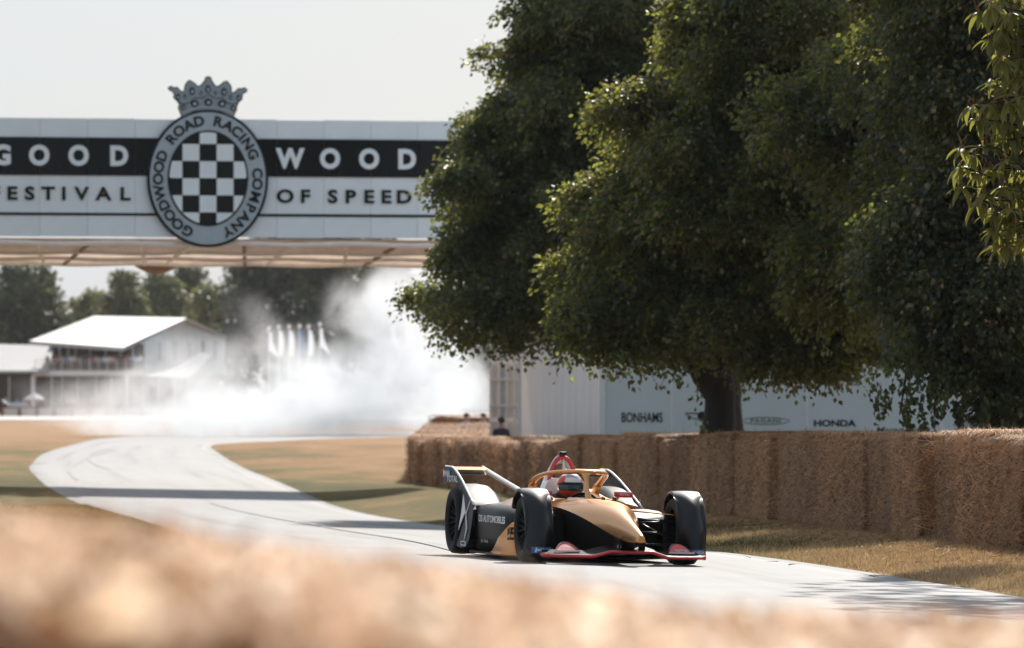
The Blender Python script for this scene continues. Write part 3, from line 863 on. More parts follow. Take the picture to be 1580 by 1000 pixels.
# side wall: cloth hung between posts, gently rippled
n_s = 90
vs_, fs_ = [], []
for i in range(n_s + 1):
    y = TD * i / n_s
    for j in range(7):
        z = tg - .15 + (TH - tg + .15) * j / 6
        vs_.append((-.05 + .035 * math.sin(y * 3.1 + .3 * j) * (1 - .5 * j / 6) + .02 * math.sin(y * 7.7), y, z))
    if i:
        for j in range(6): fs_.append(((i - 1) * 7 + j, i * 7 + j, i * 7 + j + 1, (i - 1) * 7 + j + 1))
MB().add(vs_, fs_).build('side_cloth', M['white_pvc'], tent, smooth=True)
MB().box((-.03, .02, (TH + tg) / 2), (.14, .14, TH - tg + .3)).build('corner_post', M['steel_white'], tent)
MB().box((-.05, TD, (TH + tg) / 2), (.14, .14, TH - tg + .3)).build('corner_post', M['steel_white'], tent)
rf = MB()
rf.loft([[(-.4, y, TH + .05), (TW / 2, y, TH + 3.2), (TW + .4, y, TH + .05), (TW + .4, y, TH - .1), (TW / 2, y, TH + 3.0), (-.4, y, TH - .1)] for y in (-.4, TD + .4)])
rf.build('roof', M['white_pvc'], tent)
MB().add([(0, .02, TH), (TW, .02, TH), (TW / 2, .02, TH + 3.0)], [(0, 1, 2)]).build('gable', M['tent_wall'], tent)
MB().box((TW, TD / 2, (TH + tg) / 2), (.06, TD, TH - tg)).build('side_cloth', M['white_pvc'], tent)
def tent_text(s, px, py, size_px, bold=.0, xs=1.0, shear=0, spacing=1.0, material='ink'):
    S_ = 125 / F
    me = text_mesh('lettering', s, size_px * S_ / .727, M[material], bold, .004, xs, shear, spacing)
    return mesh_obj('lettering', me, tent, ((px - 931) * S_ * 1.01, -.031, CAMZ + (HOR - py) * 125.4 / F), (R(90), 0, 0))
tent_text('BONHAMS', 990, 645, 15.5, .012, .63)
tent_text('HONDA', 1286, 653.5, 10, .034, 1.27)
tent_text('PAGANI', 1180, 649.5, 6.5, .012, 1.35, 0, 1.15, 'grey_ink')
tent_text('Maranello', 1382, 664, 10, .008, 1.25, .35)
tent_text('Veuve Clicquot', 1372, 552, 11, .006, 1.1, 0, 1.0, 'grey_ink')
tent_text('RADICAL', 1498, 656, 7, .01, 1.2, 0, 1.1, 'grey_ink')
S_ = 125 / F
def ring_logo(px, py, rx, ry, w):
    mbk = MB(); n = 48
    o_ = [(rx * S_ * math.cos(2 * math.pi * i / n), ry * S_ * math.sin(2 * math.pi * i / n)) for i in range(n + 1)]
    i_ = [((rx - w) * S_ * math.cos(2 * math.pi * i / n), (ry - w) * S_ * math.sin(2 * math.pi * i / n)) for i in range(n + 1)]
    mbk.loft([[(a[0], -.004, a[1]), (a[0], .003, a[1]), (b_[0], .003, b_[1]), (b_[0], -.004, b_[1])] for a, b_ in zip(o_, i_)], caps=False)
    mbk.build('oval_logo', M['grey_ink'], tent, loc=((px - 931) * S_ * 1.01, -.03, CAMZ + (HOR - py) * 125.4 / F))
ring_logo(1180, 649.5, 37, 6, 1.2)
wg = MB()
for s_ in (-1, 1):
    wg.prism([(s_ * 26 * S_, 5 * S_), (s_ * 6 * S_, 5 * S_), (s_ * 6 * S_, 3.4 * S_), (s_ * 25 * S_, 3.6 * S_)], 1, .002, -.006)
    wg.prism([(s_ * 26 * S_, 4.6 * S_), (s_ * 18 * S_, -3 * S_), (s_ * 6 * S_, -6 * S_), (s_ * 6 * S_, -4.8 * S_), (s_ * 17.4 * S_, -2 * S_), (s_ * 24.4 * S_, 4.2 * S_)], 1, .002, -.006)
wg.prism(ell(6, 6, 20), 1, .002, -.008)
wg.build('winged_logo', M['ink'], tent, loc=((1082 - 931) * S_ * 1.01, -.03, CAMZ + (HOR - 642) * 125.4 / F))

# ------------------------------------------------------------------ people
def skin_body(joints, edges, root=0, sub=1):
    """one continuous figure grown from a skeleton: joints [(co, radius)], edges"""
    me = bpy.data.meshes.new('body')
    me.from_pydata([j[0] for j in joints], edges, [])
    o = bpy.data.objects.new('body', me); col.objects.link(o)
    mk = o.modifiers.new('skin', 'SKIN')
    for i, j in enumerate(joints):
        r_ = j[1]
        me.skin_vertices[0].data[i].radius = r_ if isinstance(r_, tuple) else (r_, r_)
        me.skin_vertices[0].data[i].use_root = (i == root)
    mk.use_smooth_shade = True
    sb = o.modifiers.new('sub', 'SUBSURF'); sb.levels = sub; sb.render_levels = sub
    dg = bpy.context.evaluated_depsgraph_get()
    out = bpy.data.meshes.new_from_object(o.evaluated_get(dg))
    bpy.data.objects.remove(o); bpy.data.meshes.remove(me)
    return out
def person_mesh(pose):
    if pose == 'stand':
        J = [((0, 0, .95), (.16, .12)), ((0, .01, 1.15), (.14, .10)), ((0, .01, 1.38), (.17, .11)), ((0, 0, 1.52), .06), ((0, -.01, 1.62), .085), ((0, 0, 1.73), .08),
             ((.19, .01, 1.42), .06), ((.25, .02, 1.15), .045), ((.24, -.08, .92), .035), ((.24, -.12, .84), .035),
             ((-.19, .01, 1.42), .06), ((-.25, .02, 1.15), .045), ((-.22, -.10, .95), .035), ((-.20, -.15, .88), .035),
             ((.10, 0, .86), .095), ((.11, -.01, .48), .065), ((.11, .02, .09), .045), ((.12, -.12, .05), .04),
             ((-.10, 0, .86), .095), ((-.11, -.01, .48), .065), ((-.11, .02, .09), .045), ((-.12, -.12, .05), .04)]
        waist = .98
    else:
        J = [((0, 0, .12), (.17, .13)), ((0, .03, .32), (.15, .11)), ((0, .03, .52), (.18, .11)), ((0, .0, .66), .06), ((0, -.02, .76), .085), ((0, -.01, .87), .08),
             ((.20, .02, .55), .06), ((.27, -.02, .32), .045), ((.20, -.22, .22), .035), ((.12, -.28, .2), .035),
             ((-.20, .02, .55), .06), ((-.27, -.02, .32), .045), ((-.20, -.22, .22), .035), ((-.12, -.28, .2), .035),
             ((.11, -.05, .10), .095), ((.13, -.42, .12), .068), ((.13, -.44, -.30), .05), ((.13, -.56, -.34), .04),
             ((-.11, -.05, .10), .095), ((-.13, -.42, .12), .068), ((-.13, -.44, -.30), .05), ((-.13, -.56, -.34), .04)]
        waist = .14
    E_ = [(0, 1), (1, 2), (2, 3), (3, 4), (4, 5), (2, 6), (6, 7), (7, 8), (8, 9), (2, 10), (10, 11), (11, 12), (12, 13), (0, 14), (14, 15), (15, 16), (16, 17), (0, 18), (18, 19), (19, 20), (20, 21)]
    me = skin_body(J, E_)
    neck = J[3][0][2] - .01
    for k in ('skin', 'shirt_white', 'trousers'): me.materials.append(M[k])
    for p in me.polygons:
        c = p.center
        hand = min((c - Vector(J[9][0])).length, (c - Vector(J[13][0])).length) < .085
        if c.z > neck or hand: p.material_index = 0
        elif pose == 'stand': p.material_index = 1 if c.z > waist else 2
        else: p.material_index = 1 if (c.z > waist and c.y > -.17 or abs(c.x) > .19 and c.z > .18) else 2
    hb = bmesh.new(); bmesh.ops.create_icosphere(hb, subdivisions=2, radius=.105)
    hz = J[5][0][2] - .02
    for v in hb.verts:
        v.co.y = v.co.y * 1.12 + .018 + J[5][0][1]; v.co.z = max(v.co.z, -.01 if v.co.y < .03 else -.075) + hz
    hm = bpy.data.meshes.new('hair'); hb.to_mesh(hm); hb.free(); hm.materials.append(M['hair'])
    hm.polygons.foreach_set('use_smooth', [True] * len(hm.polygons))
    return me, hm
PEOPLE = {k: person_mesh(k) for k in ('stand', 'sit')}
def person(pose, loc, rz, shirt, label, group=None, hair=True, scale=1, legs='trousers'):
    me, hm = PEOPLE[pose]
    o = mesh_obj('person', me, None, loc, (0, 0, rz), (scale,) * 3)
    tag(o, label, 'person', group)
    for i, k in ((1, shirt), (2, legs)):
        o.material_slots[i].link = 'OBJECT'; o.material_slots[i].material = M[k]
    if hair: mesh_obj('hair', hm, o)
    return o
p_ = P(773, 661, 151.3)
person('stand', (p_.x, 151.3, G(p_.x, 151.3)), R(200), 'shirt_navy', 'person in a dark navy jacket standing between the straw bales and the stair tower', scale=.99)
for px, sh, lab in ((720, 'shirt_blue', 'person in a light blue shirt sitting beyond the sunlit straw bales'), (745.5, 'shirt_white', 'person in a white shirt sitting beyond the sunlit straw bales')):
    d_ = 190.6; x_ = (px - 790) * d_ / F
    zt_ = CAMZ + (HOR - 637) * d_ / F
    o = person('sit', (x_, d_, zt_ - .95), R(20 if px < 730 else -25), sh, lab, 'pair sitting beyond the bales')
    b_ = MB().box((0, 0, -.03), (.42, .42, .06))
    base = G(x_, d_)
    st = empty('folding_stool', (x_, d_, base)); tag(st, 'folding stool under the person in the %s shirt' % ('light blue' if px < 730 else 'white'), 'stool', 'stools beyond the bales')
    hh = zt_ - .95 - base
    MB().box((0, 0, hh - .03), (.42, .42, .06)).build('seat', M['wood_post'], st)
    for sx in (-1, 1):
        for sy in (-1, 1):
            MB().tube([(sx * .17, sy * .17, hh - .05), (-sx * .17, sy * .17, 0)], .015, n=5).build('leg', M['steel_white'], st)

# ------------------------------------------------------------------ pavilion far behind the smoke
DP = 600.0
def Q(px, py, d=DP): return P(px, py, d)
SC = DP / F
pav = empty('pavilion', (Q(190, 640).x, DP, G(Q(190, 640).x, DP)))
tag(pav, 'two storey white hospitality pavilion with a balcony of guests under a sloping roof', 'pavilion')
O = Vector(pav.location)
def pv(px, py, d=DP): return tuple(Q(px, py, d) - O)
# roof
rm = MB()
top = [pv(45, 526, 598), pv(190, 536, 602), pv(288, 490.5, 616), pv(145, 487.5, 612)]
lowr = [tuple(Vector(p) - Vector((0, 0, .42))) for p in top]
rm.loft([lowr, top])
rm.build('roof', M['roof_pvc'], pav)
rm = MB()
top = [pv(145, 487.5, 612.2), pv(288, 490.5, 616.2), pv(350, 519, 632), pv(204, 516, 628)]
rm.loft([[tuple(Vector(p) - Vector((0, 0, .3))) for p in top], top])
rm.build('roof', M['roof_pvc'], pav)
# gable wall cloth panels
gp = [222, 238, 252, 266, 280, 288, 300, 314, 330, 346]
for a, b_ in zip(gp[:-1], gp[1:]):
    def top_y(px): return 493.5 + (288 - px) * .50 if px <= 288 else 493.5 + (px - 288) * .47
    da, db_ = 604 + (a - 222) * .22, 604 + (b_ - 222) * .22
    mm = MB()
    f_ = [pv(a + .4, 578, da), pv(b_ - .4, 578, db_), pv(b_ - .4, top_y(b_), db_), pv(a + .4, top_y(a), da)]
    mm.loft([f_, [tuple(Vector(p) + Vector((.1, .5, 0))) for p in f_]])
    mm.build('gable_panel', M['tent_wall'], pav)
for px in (246, 270, 292, 313, 332):
    mm = MB(); d_ = 603.7 + (px - 222) * .22
    f_ = [pv(px - 2.2, 556, d_), pv(px + 2.2, 556, d_), pv(px + 2.2, 528, d_), pv(px - 2.2, 528, d_)]
    mm.loft([f_, [tuple(Vector(p) + Vector((0, .1, 0))) for p in f_]])
    mm.build('window', M['glass'], pav)
# rooms as solid blocks, their shade put into the colour; floors, columns
def slab(px0, px1, py0, py1, d0, d1, name, m_):
    a = [pv(px0, py1, d0), pv(px1, py1, d0), pv(px1, py1, d1), pv(px0, py1, d1)]
    k0 = pv(px0, py1, d0)[2]; k1 = pv(px0, py0, d0)[2]
    lo = [(p[0], p[1], k0) for p in a]; hi = [(p[0], p[1], k1) for p in a]
    return MB().loft([lo, hi]).build(name, M[m_], pav)
slab(78, 224, 530, 574, 605, 611, 'upper_room', 'interior_shade')
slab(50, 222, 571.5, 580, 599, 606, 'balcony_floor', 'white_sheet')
slab(-30, 52, 576, 640, 606, 615, 'lower_room', 'interior_shade')
slab(52, 330, 581, 640, 606, 615, 'lower_room', 'interior_shade')
for px in (51, 196):
    slab(px - 3.2, px + 3.2, 580, 645, 598.6, 599.4, 'column', 'white_sheet')
for px in (14, 80, 96, 120, 148, 172, 220, 245, 270):
    slab(px - 1.1, px + 1.1, 581, 645, 602, 602.4, 'post', 'steel_white')
for px in (92, 105, 117, 139, 163, 186, 205):
    slab(px - .8, px + .8, 533, 572, 604.4, 604.7, 'post', 'steel_white')
for px in range(54, 222, 14):
    slab(px - .55, px + .55, 554.5, 572, 599.1, 599.25, 'railing_post', 'beam')
for py in (555, 561, 567):
    slab(54, 221, py, py + .9, 599.05, 599.2, 'railing', 'beam')
# low roofs left and right
rm = MB(); top = [pv(-40, 572, 597), pv(75, 572, 598), pv(83, 533, 606), pv(-40, 530, 606)]
rm.loft([[tuple(Vector(p) - Vector((0, 0, .25))) for p in top], top]); rm.build('low_roof', M['roof_pvc'], pav)
rm = MB(); rr_ = []
for t in np.linspace(0, 1, 9):
    sagp = 7 * math.sin(math.pi * t)
    a = pv(222 + 86 * t, 579 - 35 * t + sagp, 601 + 10 * t); b_ = pv(288 + 38 * t, 584 - 36 * t + sagp * .4, 596 + 8 * t)
    rr_.append([a, b_, tuple(Vector(b_) - Vector((0, 0, .2))), tuple(Vector(a) - Vector((0, 0, .2)))])
rm.loft(rr_); rm.build('low_roof', M['roof_pvc'], pav)
# guests
gz_up = Q(100, 572).z
sh = ['shirt_white', 'shirt_red', 'shirt_sand', 'shirt_blue', 'shirt_navy', 'shirt_white', 'shirt_sand', 'shirt_black']
nm_ = {'shirt_white': 'white', 'shirt_red': 'red', 'shirt_sand': 'sand coloured', 'shirt_blue': 'pale blue', 'shirt_navy': 'navy', 'shirt_black': 'black'}
def guest(px, d_, z, shirt, where, grp):
    x_ = (px - 790) * d_ / F
    person('stand', (x_, d_, z), rnd.uniform(-.6, .6), shirt, 'guest in a %s top %s' % (nm_[shirt], where), grp, hair=False, scale=rnd.uniform(.93, 1.03))
i = 0
guest(73, 600.5, gz_up, 'shirt_black', 'alone at the left end of the pavilion balcony', 'guests on the pavilion balcony')
for px in (87, 93, 101, 108, 113, 122, 128, 134, 143, 149, 155, 160, 168, 174, 181, 188, 193, 199, 206, 212, 217):
    guest(px + rnd.uniform(-1, 1), 601 + rnd.random() * 2.6, gz_up, sh[(i * 5 + 1) % 8], 'on the pavilion balcony, %s from its left end' % ORD[i + 1], 'guests on the pavilion balcony'); i += 1
i = 0
for px in (8, 27, 37, 58, 64, 86, 92, 104, 112, 130, 142):
    d_ = 601 + rnd.random() * 2.5
    guest(px + rnd.uniform(-1, 1), d_, G((px - 790) * d_ / F, d_), sh[(i * 3) % 8], 'under the pavilion balcony, %s from the left' % ORD[i], 'guests below the pavilion balcony'); i += 1

# low fence with white boards in front of it
DF = 500.0
fence = empty('board_fence', (P(0, 640, DF).x, DF, G(P(0, 640, DF).x, DF)))
tag(fence, 'low fence of wooden posts and a rail backed by white boards, beside the gravel drive', 'fence')
fs0 = P(0, 640, DF).x
for i in range(13):
    xx = P(3 + 27 * i, 640, DF).x - fs0
    MB().box((xx, 0, .36), (.26, .26, .9)).build('post', M['wood_post'], fence)
    if i < 12:
        MB().box((xx + .77, -.16, .76), (1.54, .07, .14)).build('rail', M['wood_post'], fence)
        MB().box((xx + .77, .10, .36), (1.5, .04, .62)).build('board', M['white_sheet'], fence)

# dark sports car with its door raised, beside the pavilion
cx_ = P(26, 620, 520).x
sc_ = empty('sports_car', (cx_, 520, G(cx_, 520)), R(-8))
tag(sc_, 'dark sports car with one door raised, parked behind the board fence', 'car')
sec = []
for y, w, zb_, zt_ in ((-2.1, .72, .25, .55), (-1.9, .9, .18, .68), (-1.1, .96, .16, .82), (-.55, .95, .16, .9), (.1, .9, .16, 1.18), (.9, .9, .16, 1.15), (1.7, .93, .18, .95), (2.1, .85, .3, .8)):
    sec.append([(-w, y, zb_), (-w, y, (zb_ + zt_) / 2), (-w * .72, y, zt_), (w * .72, y, zt_), (w, y, (zb_ + zt_) / 2), (w, y, zb_)])
MB().loft(sec).build('body', M['black_paint'], sc_, smooth=True, angle=35)
for sx in (-1, 1):
    for yy in (-1.35, 1.35):
        MB().lathe([(.20, -.11), (.33, -.11), (.33, .11), (.20, .11)], 0, 20, c=(sx * .86, yy, .33)).build('wheel', M['tyre'], sc_)
MB().add([(-.62, -.58, .92), (.62, -.58, .92), (.56, .05, 1.17), (-.56, .05, 1.17)], [(0, 1, 2, 3)]).build('windscreen', M['glass'], sc_)
MB().prism([(-.6, .45), (.55, .35), (.6, .95), (.1, 1.1), (-.5, .95)], 0, -.03, .03).build('raised_door', M['black_paint'], sc_, loc=(-.55, -.2, .75), rot=(R(-18), R(-52), 0))
# parasols
def parasol(px, py, d_, w, label, m_):
    p = P(px, py, d_); g_ = G(p.x, p.y)
    o = empty('parasol', (p.x, p.y, g_)); tag(o, label, 'parasol')
    h = p.z - g_
    MB().tube([(0, 0, 0), (0, 0, h + .1)], .04, n=6).build('pole', M['steel_white'], o)
    mb_ = MB(); n = 8
    rim_ = [(w / 2 * math.cos(2 * math.pi * k / n + .2), w / 2 * math.sin(2 * math.pi * k / n + .2), h - .45) for k in range(n)]
    mb_.add([(0, 0, h + .12)] + rim_ + [(x * .97, y * .97, z - .16) for x, y, z in rim_],
            [(0, 1 + k, 1 + (k + 1) % n) for k in range(n)] + [(1 + k, 1 + n + k, 1 + n + (k + 1) % n, 1 + (k + 1) % n) for k in range(n)])
    mb_.build('canopy', M[m_], o)
parasol(435, 604, 470, 2.9, 'cream parasol half hidden by the smoke below the flagpoles', 'parasol')
parasol(53, 608, 540, 2.0, 'grey parasol standing beside the parked dark sports car', 'parasol_grey')

# ------------------------------------------------------------------ flags
def flag(px, ptop, d_, kind, m_, label):
    g_ = G((px - 790) * d_ / F, d_)
    zt_ = CAMZ + (HOR - ptop) * d_ / F
    o = empty('flagpole', ((px - 790) * d_ / F, d_, g_)); tag(o, label, 'flag', 'flags on poles in front of the far trees')
    H = zt_ - g_
    MB().tube([(0, 0, 0), (0, 0, H)], [.06, .035], n=6).build('pole', M['steel_white'], o)
    bm = bmesh.new(); bmesh.ops.create_icosphere(bm, subdivisions=2, radius=.17)
    me = bpy.data.meshes.new('finial'); bm.to_mesh(me); bm.free(); me.materials.append(M['beam']); mesh_obj('finial', me, o, (0, 0, H + .1))
    vs, fs = [], []
    nu, nv = 9, 12
    for i in range(nv + 1):
        t = i / nv
        if kind == 'fly': w, drop, sh_ = .26 + .85 * t ** 1.8, -1.5 * t - .25, .7
        else: w, drop, sh_ = .22 + .32 * math.sin(math.pi * min(1, t * .8 + .1)), -2.1 * t - .15, .2
        for j in range(nu):
            u = j / (nu - 1)
            vs.append((.04 + w * u * .78, .16 * math.sin(u * 9 + t * 3) * (.3 + u), H + drop - sh_ * u * (t if kind == 'fly' else .6)))
    for i in range(nv):
        for j in range(nu - 1):
            a = i * nu + j; fs.append((a, a + 1, a + nu + 1, a + nu))
    MB().add(vs, fs).build('flag_cloth', M[m_], o, smooth=True)
for px, pt, k, m_, lab in ((415, 508, 'fly', 'flag_white', 'white flag blown out to the right on the leftmost flagpole'),
                           (430, 506, 'hang', 'flag_white', 'white flag hanging limp, beside the one blown out to the right'),
                           (446, 506, 'hang', 'flag_white', 'white flag hanging limp, just left of the blue flag'),
                           (462, 505, 'hang', 'flag_blue', 'blue flag hanging limp in the row of flagpoles'),
                           (476, 506, 'hang', 'flag_white', 'white flag hanging limp, just right of the blue flag'),
                           (493.5, 502, 'fly', 'flag_white', 'white flag blown out, on the pole at the edge of the thick smoke'),
                           (604, 498, 'fly', 'flag_white', 'white flag dimly seen through the smoke, left of the orange flag'),
                           (626, 495, 'hang', 'flag_orange', 'orange flag dimly seen through the smoke')):
    flag(px, pt, 470, k, m_, lab)

# ------------------------------------------------------------------ trees
def leaves_mesh(name, cen, nrm_dir, size, mats, mi, g, aspect=.68, droop=.5, fold=.25):
    """kite shaped leaves, one per centre, pointing along nrm_dir with droop"""
    n = len(cen)
    t = nrm_dir + g.normal(0, .45, (n, 3)); t[:, 2] -= droop
    t /= np.linalg.norm(t, axis=1)[:, None]
    r_ = g.normal(0, 1, (n, 3)); s_ = np.cross(t, r_); s_ /= np.linalg.norm(s_, axis=1)[:, None]
    u_ = np.cross(s_, t)
    L = size[:, None]
    base = cen - t * L * .5; tip = cen + t * L * .5
    mid = cen - t * L * .06
    a = mid + s_ * L * aspect * .5 + u_ * L * fold * .5; b_ = mid - s_ * L * aspect * .5 + u_ * L * fold * .5
    vs = np.stack([base, a, tip, b_], 1).reshape(-1, 3)
    k = np.arange(n)[:, None] * 4
    fs = np.stack([k + np.array([[0, 1, 2]]), k + np.array([[0, 2, 3]])], 1).reshape(-1, 3)
    return np_mesh(name, vs, fs, mats, mat_idx=np.repeat(mi, 2))

def bough_leaves(boughs, per, size, seed, spread=.16, twig=9, top=None):
    """boughs: (x, y, z, r). Leaves sit in sprays that hang from the shell of each bough."""
    g = np.random.default_rng(seed)
    C_, D_, T_ = [], [], []
    # every bough breaks up into smaller clumps, so the outline is uneven and gaps open between them
    split_ = []
    for (x, y, z, r_) in boughs:
        split_.append((x, y, z, r_ * .60, 0))
        for _ in range(11 if r_ > .35 else 4):
            v = g.normal(0, 1, 3); v /= np.linalg.norm(v)
            rr_ = r_ * g.uniform(.24, .5)
            split_.append((x + v[0] * r_ * .66, y + v[1] * r_ * .7, z + v[2] * r_ * .62, rr_, 1))
    for (x, y, z, r_, outer) in split_:
        ns = max(8, int(per * r_ * r_ / twig))
        v = g.normal(0, 1, (ns, 3)); v /= np.linalg.norm(v, axis=1)[:, None]
        if outer:                       # clumps are domes: leaves on top, hollow and dark below
            low = (v[:, 2] < -.15) & (g.random(ns) < .85); v[low, 2] *= -1
        # lumpy shell: several sub-clumps per bough
        kc = g.normal(0, 1, (14, 3)); kc /= np.linalg.norm(kc, axis=1)[:, None]
        dots = v @ kc.T
        lump = np.max(np.exp((dots - 1) * 9), 1)
        rad = r_ * (.62 + .42 * lump + g.normal(0, .07, ns))
        rad *= np.where(g.random(ns) < .22, g.uniform(.35, .9, ns), 1) * np.where(g.random(ns) < .06, g.uniform(1.05, 1.35, ns), 1)
        cen = np.array([x, y, z]) + v * rad[:, None] * np.array([1, 1, .82])
        out = v * np.array([1, 1, .6]); out[:, 2] -= .35
        out /= np.linalg.norm(out, axis=1)[:, None] + 1e-9
        # leaves strung along the hanging twig
        k = g.integers(0, twig, (ns, twig)) / twig
        pos_ = cen[:, None, :] + out[:, None, :] * (k[..., None] * spread * 2.6) + g.normal(0, spread * .42, (ns, twig, 3))
        pos_[..., 2] -= k * k * spread * 1.3
        C_.append(pos_.reshape(-1, 3)); D_.append(np.repeat(out, twig, 0)); T_.append(np.repeat(g.random(ns) < .5, twig))
    C_ = np.concatenate(C_); D_ = np.concatenate(D_); T_ = np.concatenate(T_)
    sz = g.uniform(.75, 1.25, len(C_)) * size
    return C_, D_, T_, sz, g

def trunk_and_limbs(root, limbs, radii, name='trunk', lumps=.05, seed=1):
    from mathutils import noise as mn
    mb_ = MB()
    for pts, rads in zip(limbs, radii):
        # resample for a rough outline
        P_ = [Vector(p) for p in pts]; q, rr_ = [], []
        for i in range(len(P_) - 1):
            for s_ in np.linspace(0, 1, 7)[:-1]:
                q.append(P_[i].lerp(P_[i + 1], s_)); rr_.append(rads[i] * (1 - s_) + rads[i + 1] * s_)
        q.append(P_[-1]); rr_.append(rads[-1])
        q = [p + Vector((mn.noise(p * .9 + Vector((seed, 0, 0))), mn.noise(p * .9 + Vector((0, seed, 9))), 0)) * lumps * 1.3 for p in q]
        b0 = len(mb_.v)
        mb_.tube(q, rr_, n=14)
        for i in range(b0, len(mb_.v)):
            p = Vector(mb_.v[i]); ring = (i - b0) // 14
            c = q[min(ring, len(q) - 1)]
            d_ = (p - c)
            mb_.v[i] = tuple(c + d_ * (1 + 1.6 * lumps / .05 * .1 * mn.fractal(p * 2.3 + Vector((seed, 3, 1)), 1, 2, 3) + .05 * math.sin(7 * math.atan2(d_.y, d_.x))))
    return mb_.build(name, M['bark'], root, smooth=True)

def px_boughs(lst, d0, seed, jit=1.0):
    g = random.Random(seed); out = []
    for it in lst:
        px, py, pr = it[:3]; dd = it[3] if len(it) > 3 else 0
        d_ = d0 + dd + g.uniform(-jit, jit)
        p = P(px, py, d_)
        out.append((p.x, p.y, p.z, pr * d_ / F))
    return out

def strand_leaves(strands, d0, size, seed):
    """leaves along thin hanging shoots: (px, py top, py bottom, leaves)"""
    g = np.random.default_rng(seed); C_, D_ = [], []
    for (px, y0, y1, n) in strands:
        dd = d0 + g.uniform(-1.2, .4); sway = g.uniform(-14, 14)
        t = np.sort(g.random(n)) ** .8
        x = px + sway * t * t + g.normal(0, 6.5 * (1.15 - t * .6), n); y = y0 + (y1 - y0) * t + g.normal(0, 3, n)
        d_ = dd + g.normal(0, .10, n)
        C_.append(np.stack([(x - 790) * d_ / F, d_, CAMZ + (HOR - y) * d_ / F], -1))
        v = g.normal(0, .5, (n, 3)); v[:, 2] -= .7; D_.append(v)
    return np.concatenate(C_), np.concatenate(D_), g.uniform(.75, 1.25, sum(s_[3] for s_ in strands)) * size
def tree(name, label, cat, base, limbs, radii, boughs, per, size, seed, mats, bract=.0, group=None, spread=.16, droop=.5, strands=None, sd=0):
    o = empty(name, base); tag(o, label, cat, group)
    bv = Vector(base)
    trunk_and_limbs(o, [[tuple(Vector(p) - bv) for p in l] for l in limbs], radii, seed=seed)
    C_, D_, T_, sz, g = bough_leaves(boughs, per, size, seed, spread)
    mi = (g.random(len(C_)) < bract * np.where(T_, 2, .2)).astype(int)
    if strands:
        c2, d2_, s2 = strand_leaves(strands, sd, size, seed + 5)
        C_ = np.concatenate([C_, c2]); D_ = np.concatenate([D_, d2_]); sz = np.concatenate([sz, s2]); mi = np.concatenate([mi, np.zeros(len(c2), int)])
    me = leaves_mesh('crown', C_ - np.array(base), D_, sz, mats, mi, g, droop=droop)
    mesh_obj('crown', me, o)
    return o, len(C_)

# lime trees behind the straw wall -------------------------------------------------
d2 = 91.5; t2 = P(1106, 700, d2); t2 = Vector((t2.x, d2, G(t2.x, d2)))
def lp(px, py, d): return tuple(P(px, py, d))
b2 = px_boughs([(985, 175, 62, -3), (1035, 235, 100, -2.5), (935, 325, 66, -2), (905, 420, 50, -2), (965, 415, 92, -2.5), (1030, 340, 112, -3), (905, 492, 42, -1.5), (955, 515, 48, -2),
                (1010, 520, 45, -2), (1035, 480, 80, -2.5), (1100, 410, 112, -3), (1110, 500, 55, -2.5), (1055, 525, 26, -1.5), (1120, 290, 125, -3), (1150, 170, 125, -3), (1100, 50, 72, -2.5), (1085, 10, 50, -2),
                (1200, 50, 135, -3), (1250, 300, 125, -3.5), (1230, 430, 105, -3.5), (1330, 410, 110, -6), (1310, 170, 140, -6), (1185, 520, 52, -2.5), (1225, 545, 40, -2.5), (1275, 535, 50, -3), (1330, 500, 60, -2),
                (1160, 548, 30, -2), (1390, 290, 120, -8), (1120, 190, 95, 0), (1200, 300, 150, 1.5), (1100, 430, 90, 1), (1280, 200, 170, 2), (1280, 400, 130, 1.5), (1190, 100, 160, 2),
                (1180, -70, 110, 1), (1320, -90, 180, -1), (1360, -330, 190, 1), (1250, -260, 120, 2), (1400, 100, 150, 2), (1420, -200, 180, 1),
                (1235, 565, 16, -3), (1290, 560, 18, -3)], d2, 5)
o2, n2_ = tree('lime_tree', 'lime tree with a dark leaning trunk in front of the lettered tent wall', 'tree', t2,
     [[tuple(t2 + Vector((.02, 0, -.15))), lp(1107, 672, d2), lp(1111, 615, d2), lp(1103, 575, d2), lp(1094, 520, d2), lp(1120, 380, d2), lp(1150, 180, d2), lp(1180, -150, d2)],
      [lp(1104, 592, d2), lp(1076, 560, d2 - .3), lp(1046, 538, d2 - .9), lp(1000, 480, d2 - 1.8), lp(950, 400, d2 - 2.4)],
      [lp(1112, 560, d2), lp(1150, 520, d2 - .4), lp(1220, 460, d2 - 1.6), lp(1300, 380, d2 - 2.6)],
      [lp(1110, 500, d2), lp(1060, 420, d2 + .6), lp(1010, 300, d2 - .6), lp(990, 190, d2 - 2.2)]],
     [[.37, .28, .24, .28, .28, .23, .17, .06], [.24, .20, .15, .10, .05], [.2, .15, .1, .05], [.18, .14, .1, .05]],
     b2, 6600, .096, 11, [M['lime_leaf'], M['lime_bract']], .13, sd=d2 - 2.5,
     strands=[(1000, 540, 568, 26), (1020, 545, 575, 24), (1050, 560, 600, 30), (1072, 565, 640, 24), (1080, 640, 668, 14), (1150, 560, 585, 26), (1176, 555, 608, 22), (1205, 560, 580, 30), (1234, 570, 586, 26), (1262, 565, 592, 34), (1285, 575, 600, 34),
              (1300, 560, 596, 26), (1195, 580, 606, 8), (885, 530, 556, 20), (905, 530, 562, 20), (955, 545, 562, 20)])
d1 = 112.0; t1 = P(1120, 700, d1); t1 = Vector((t1.x, d1, G(t1.x, d1)))
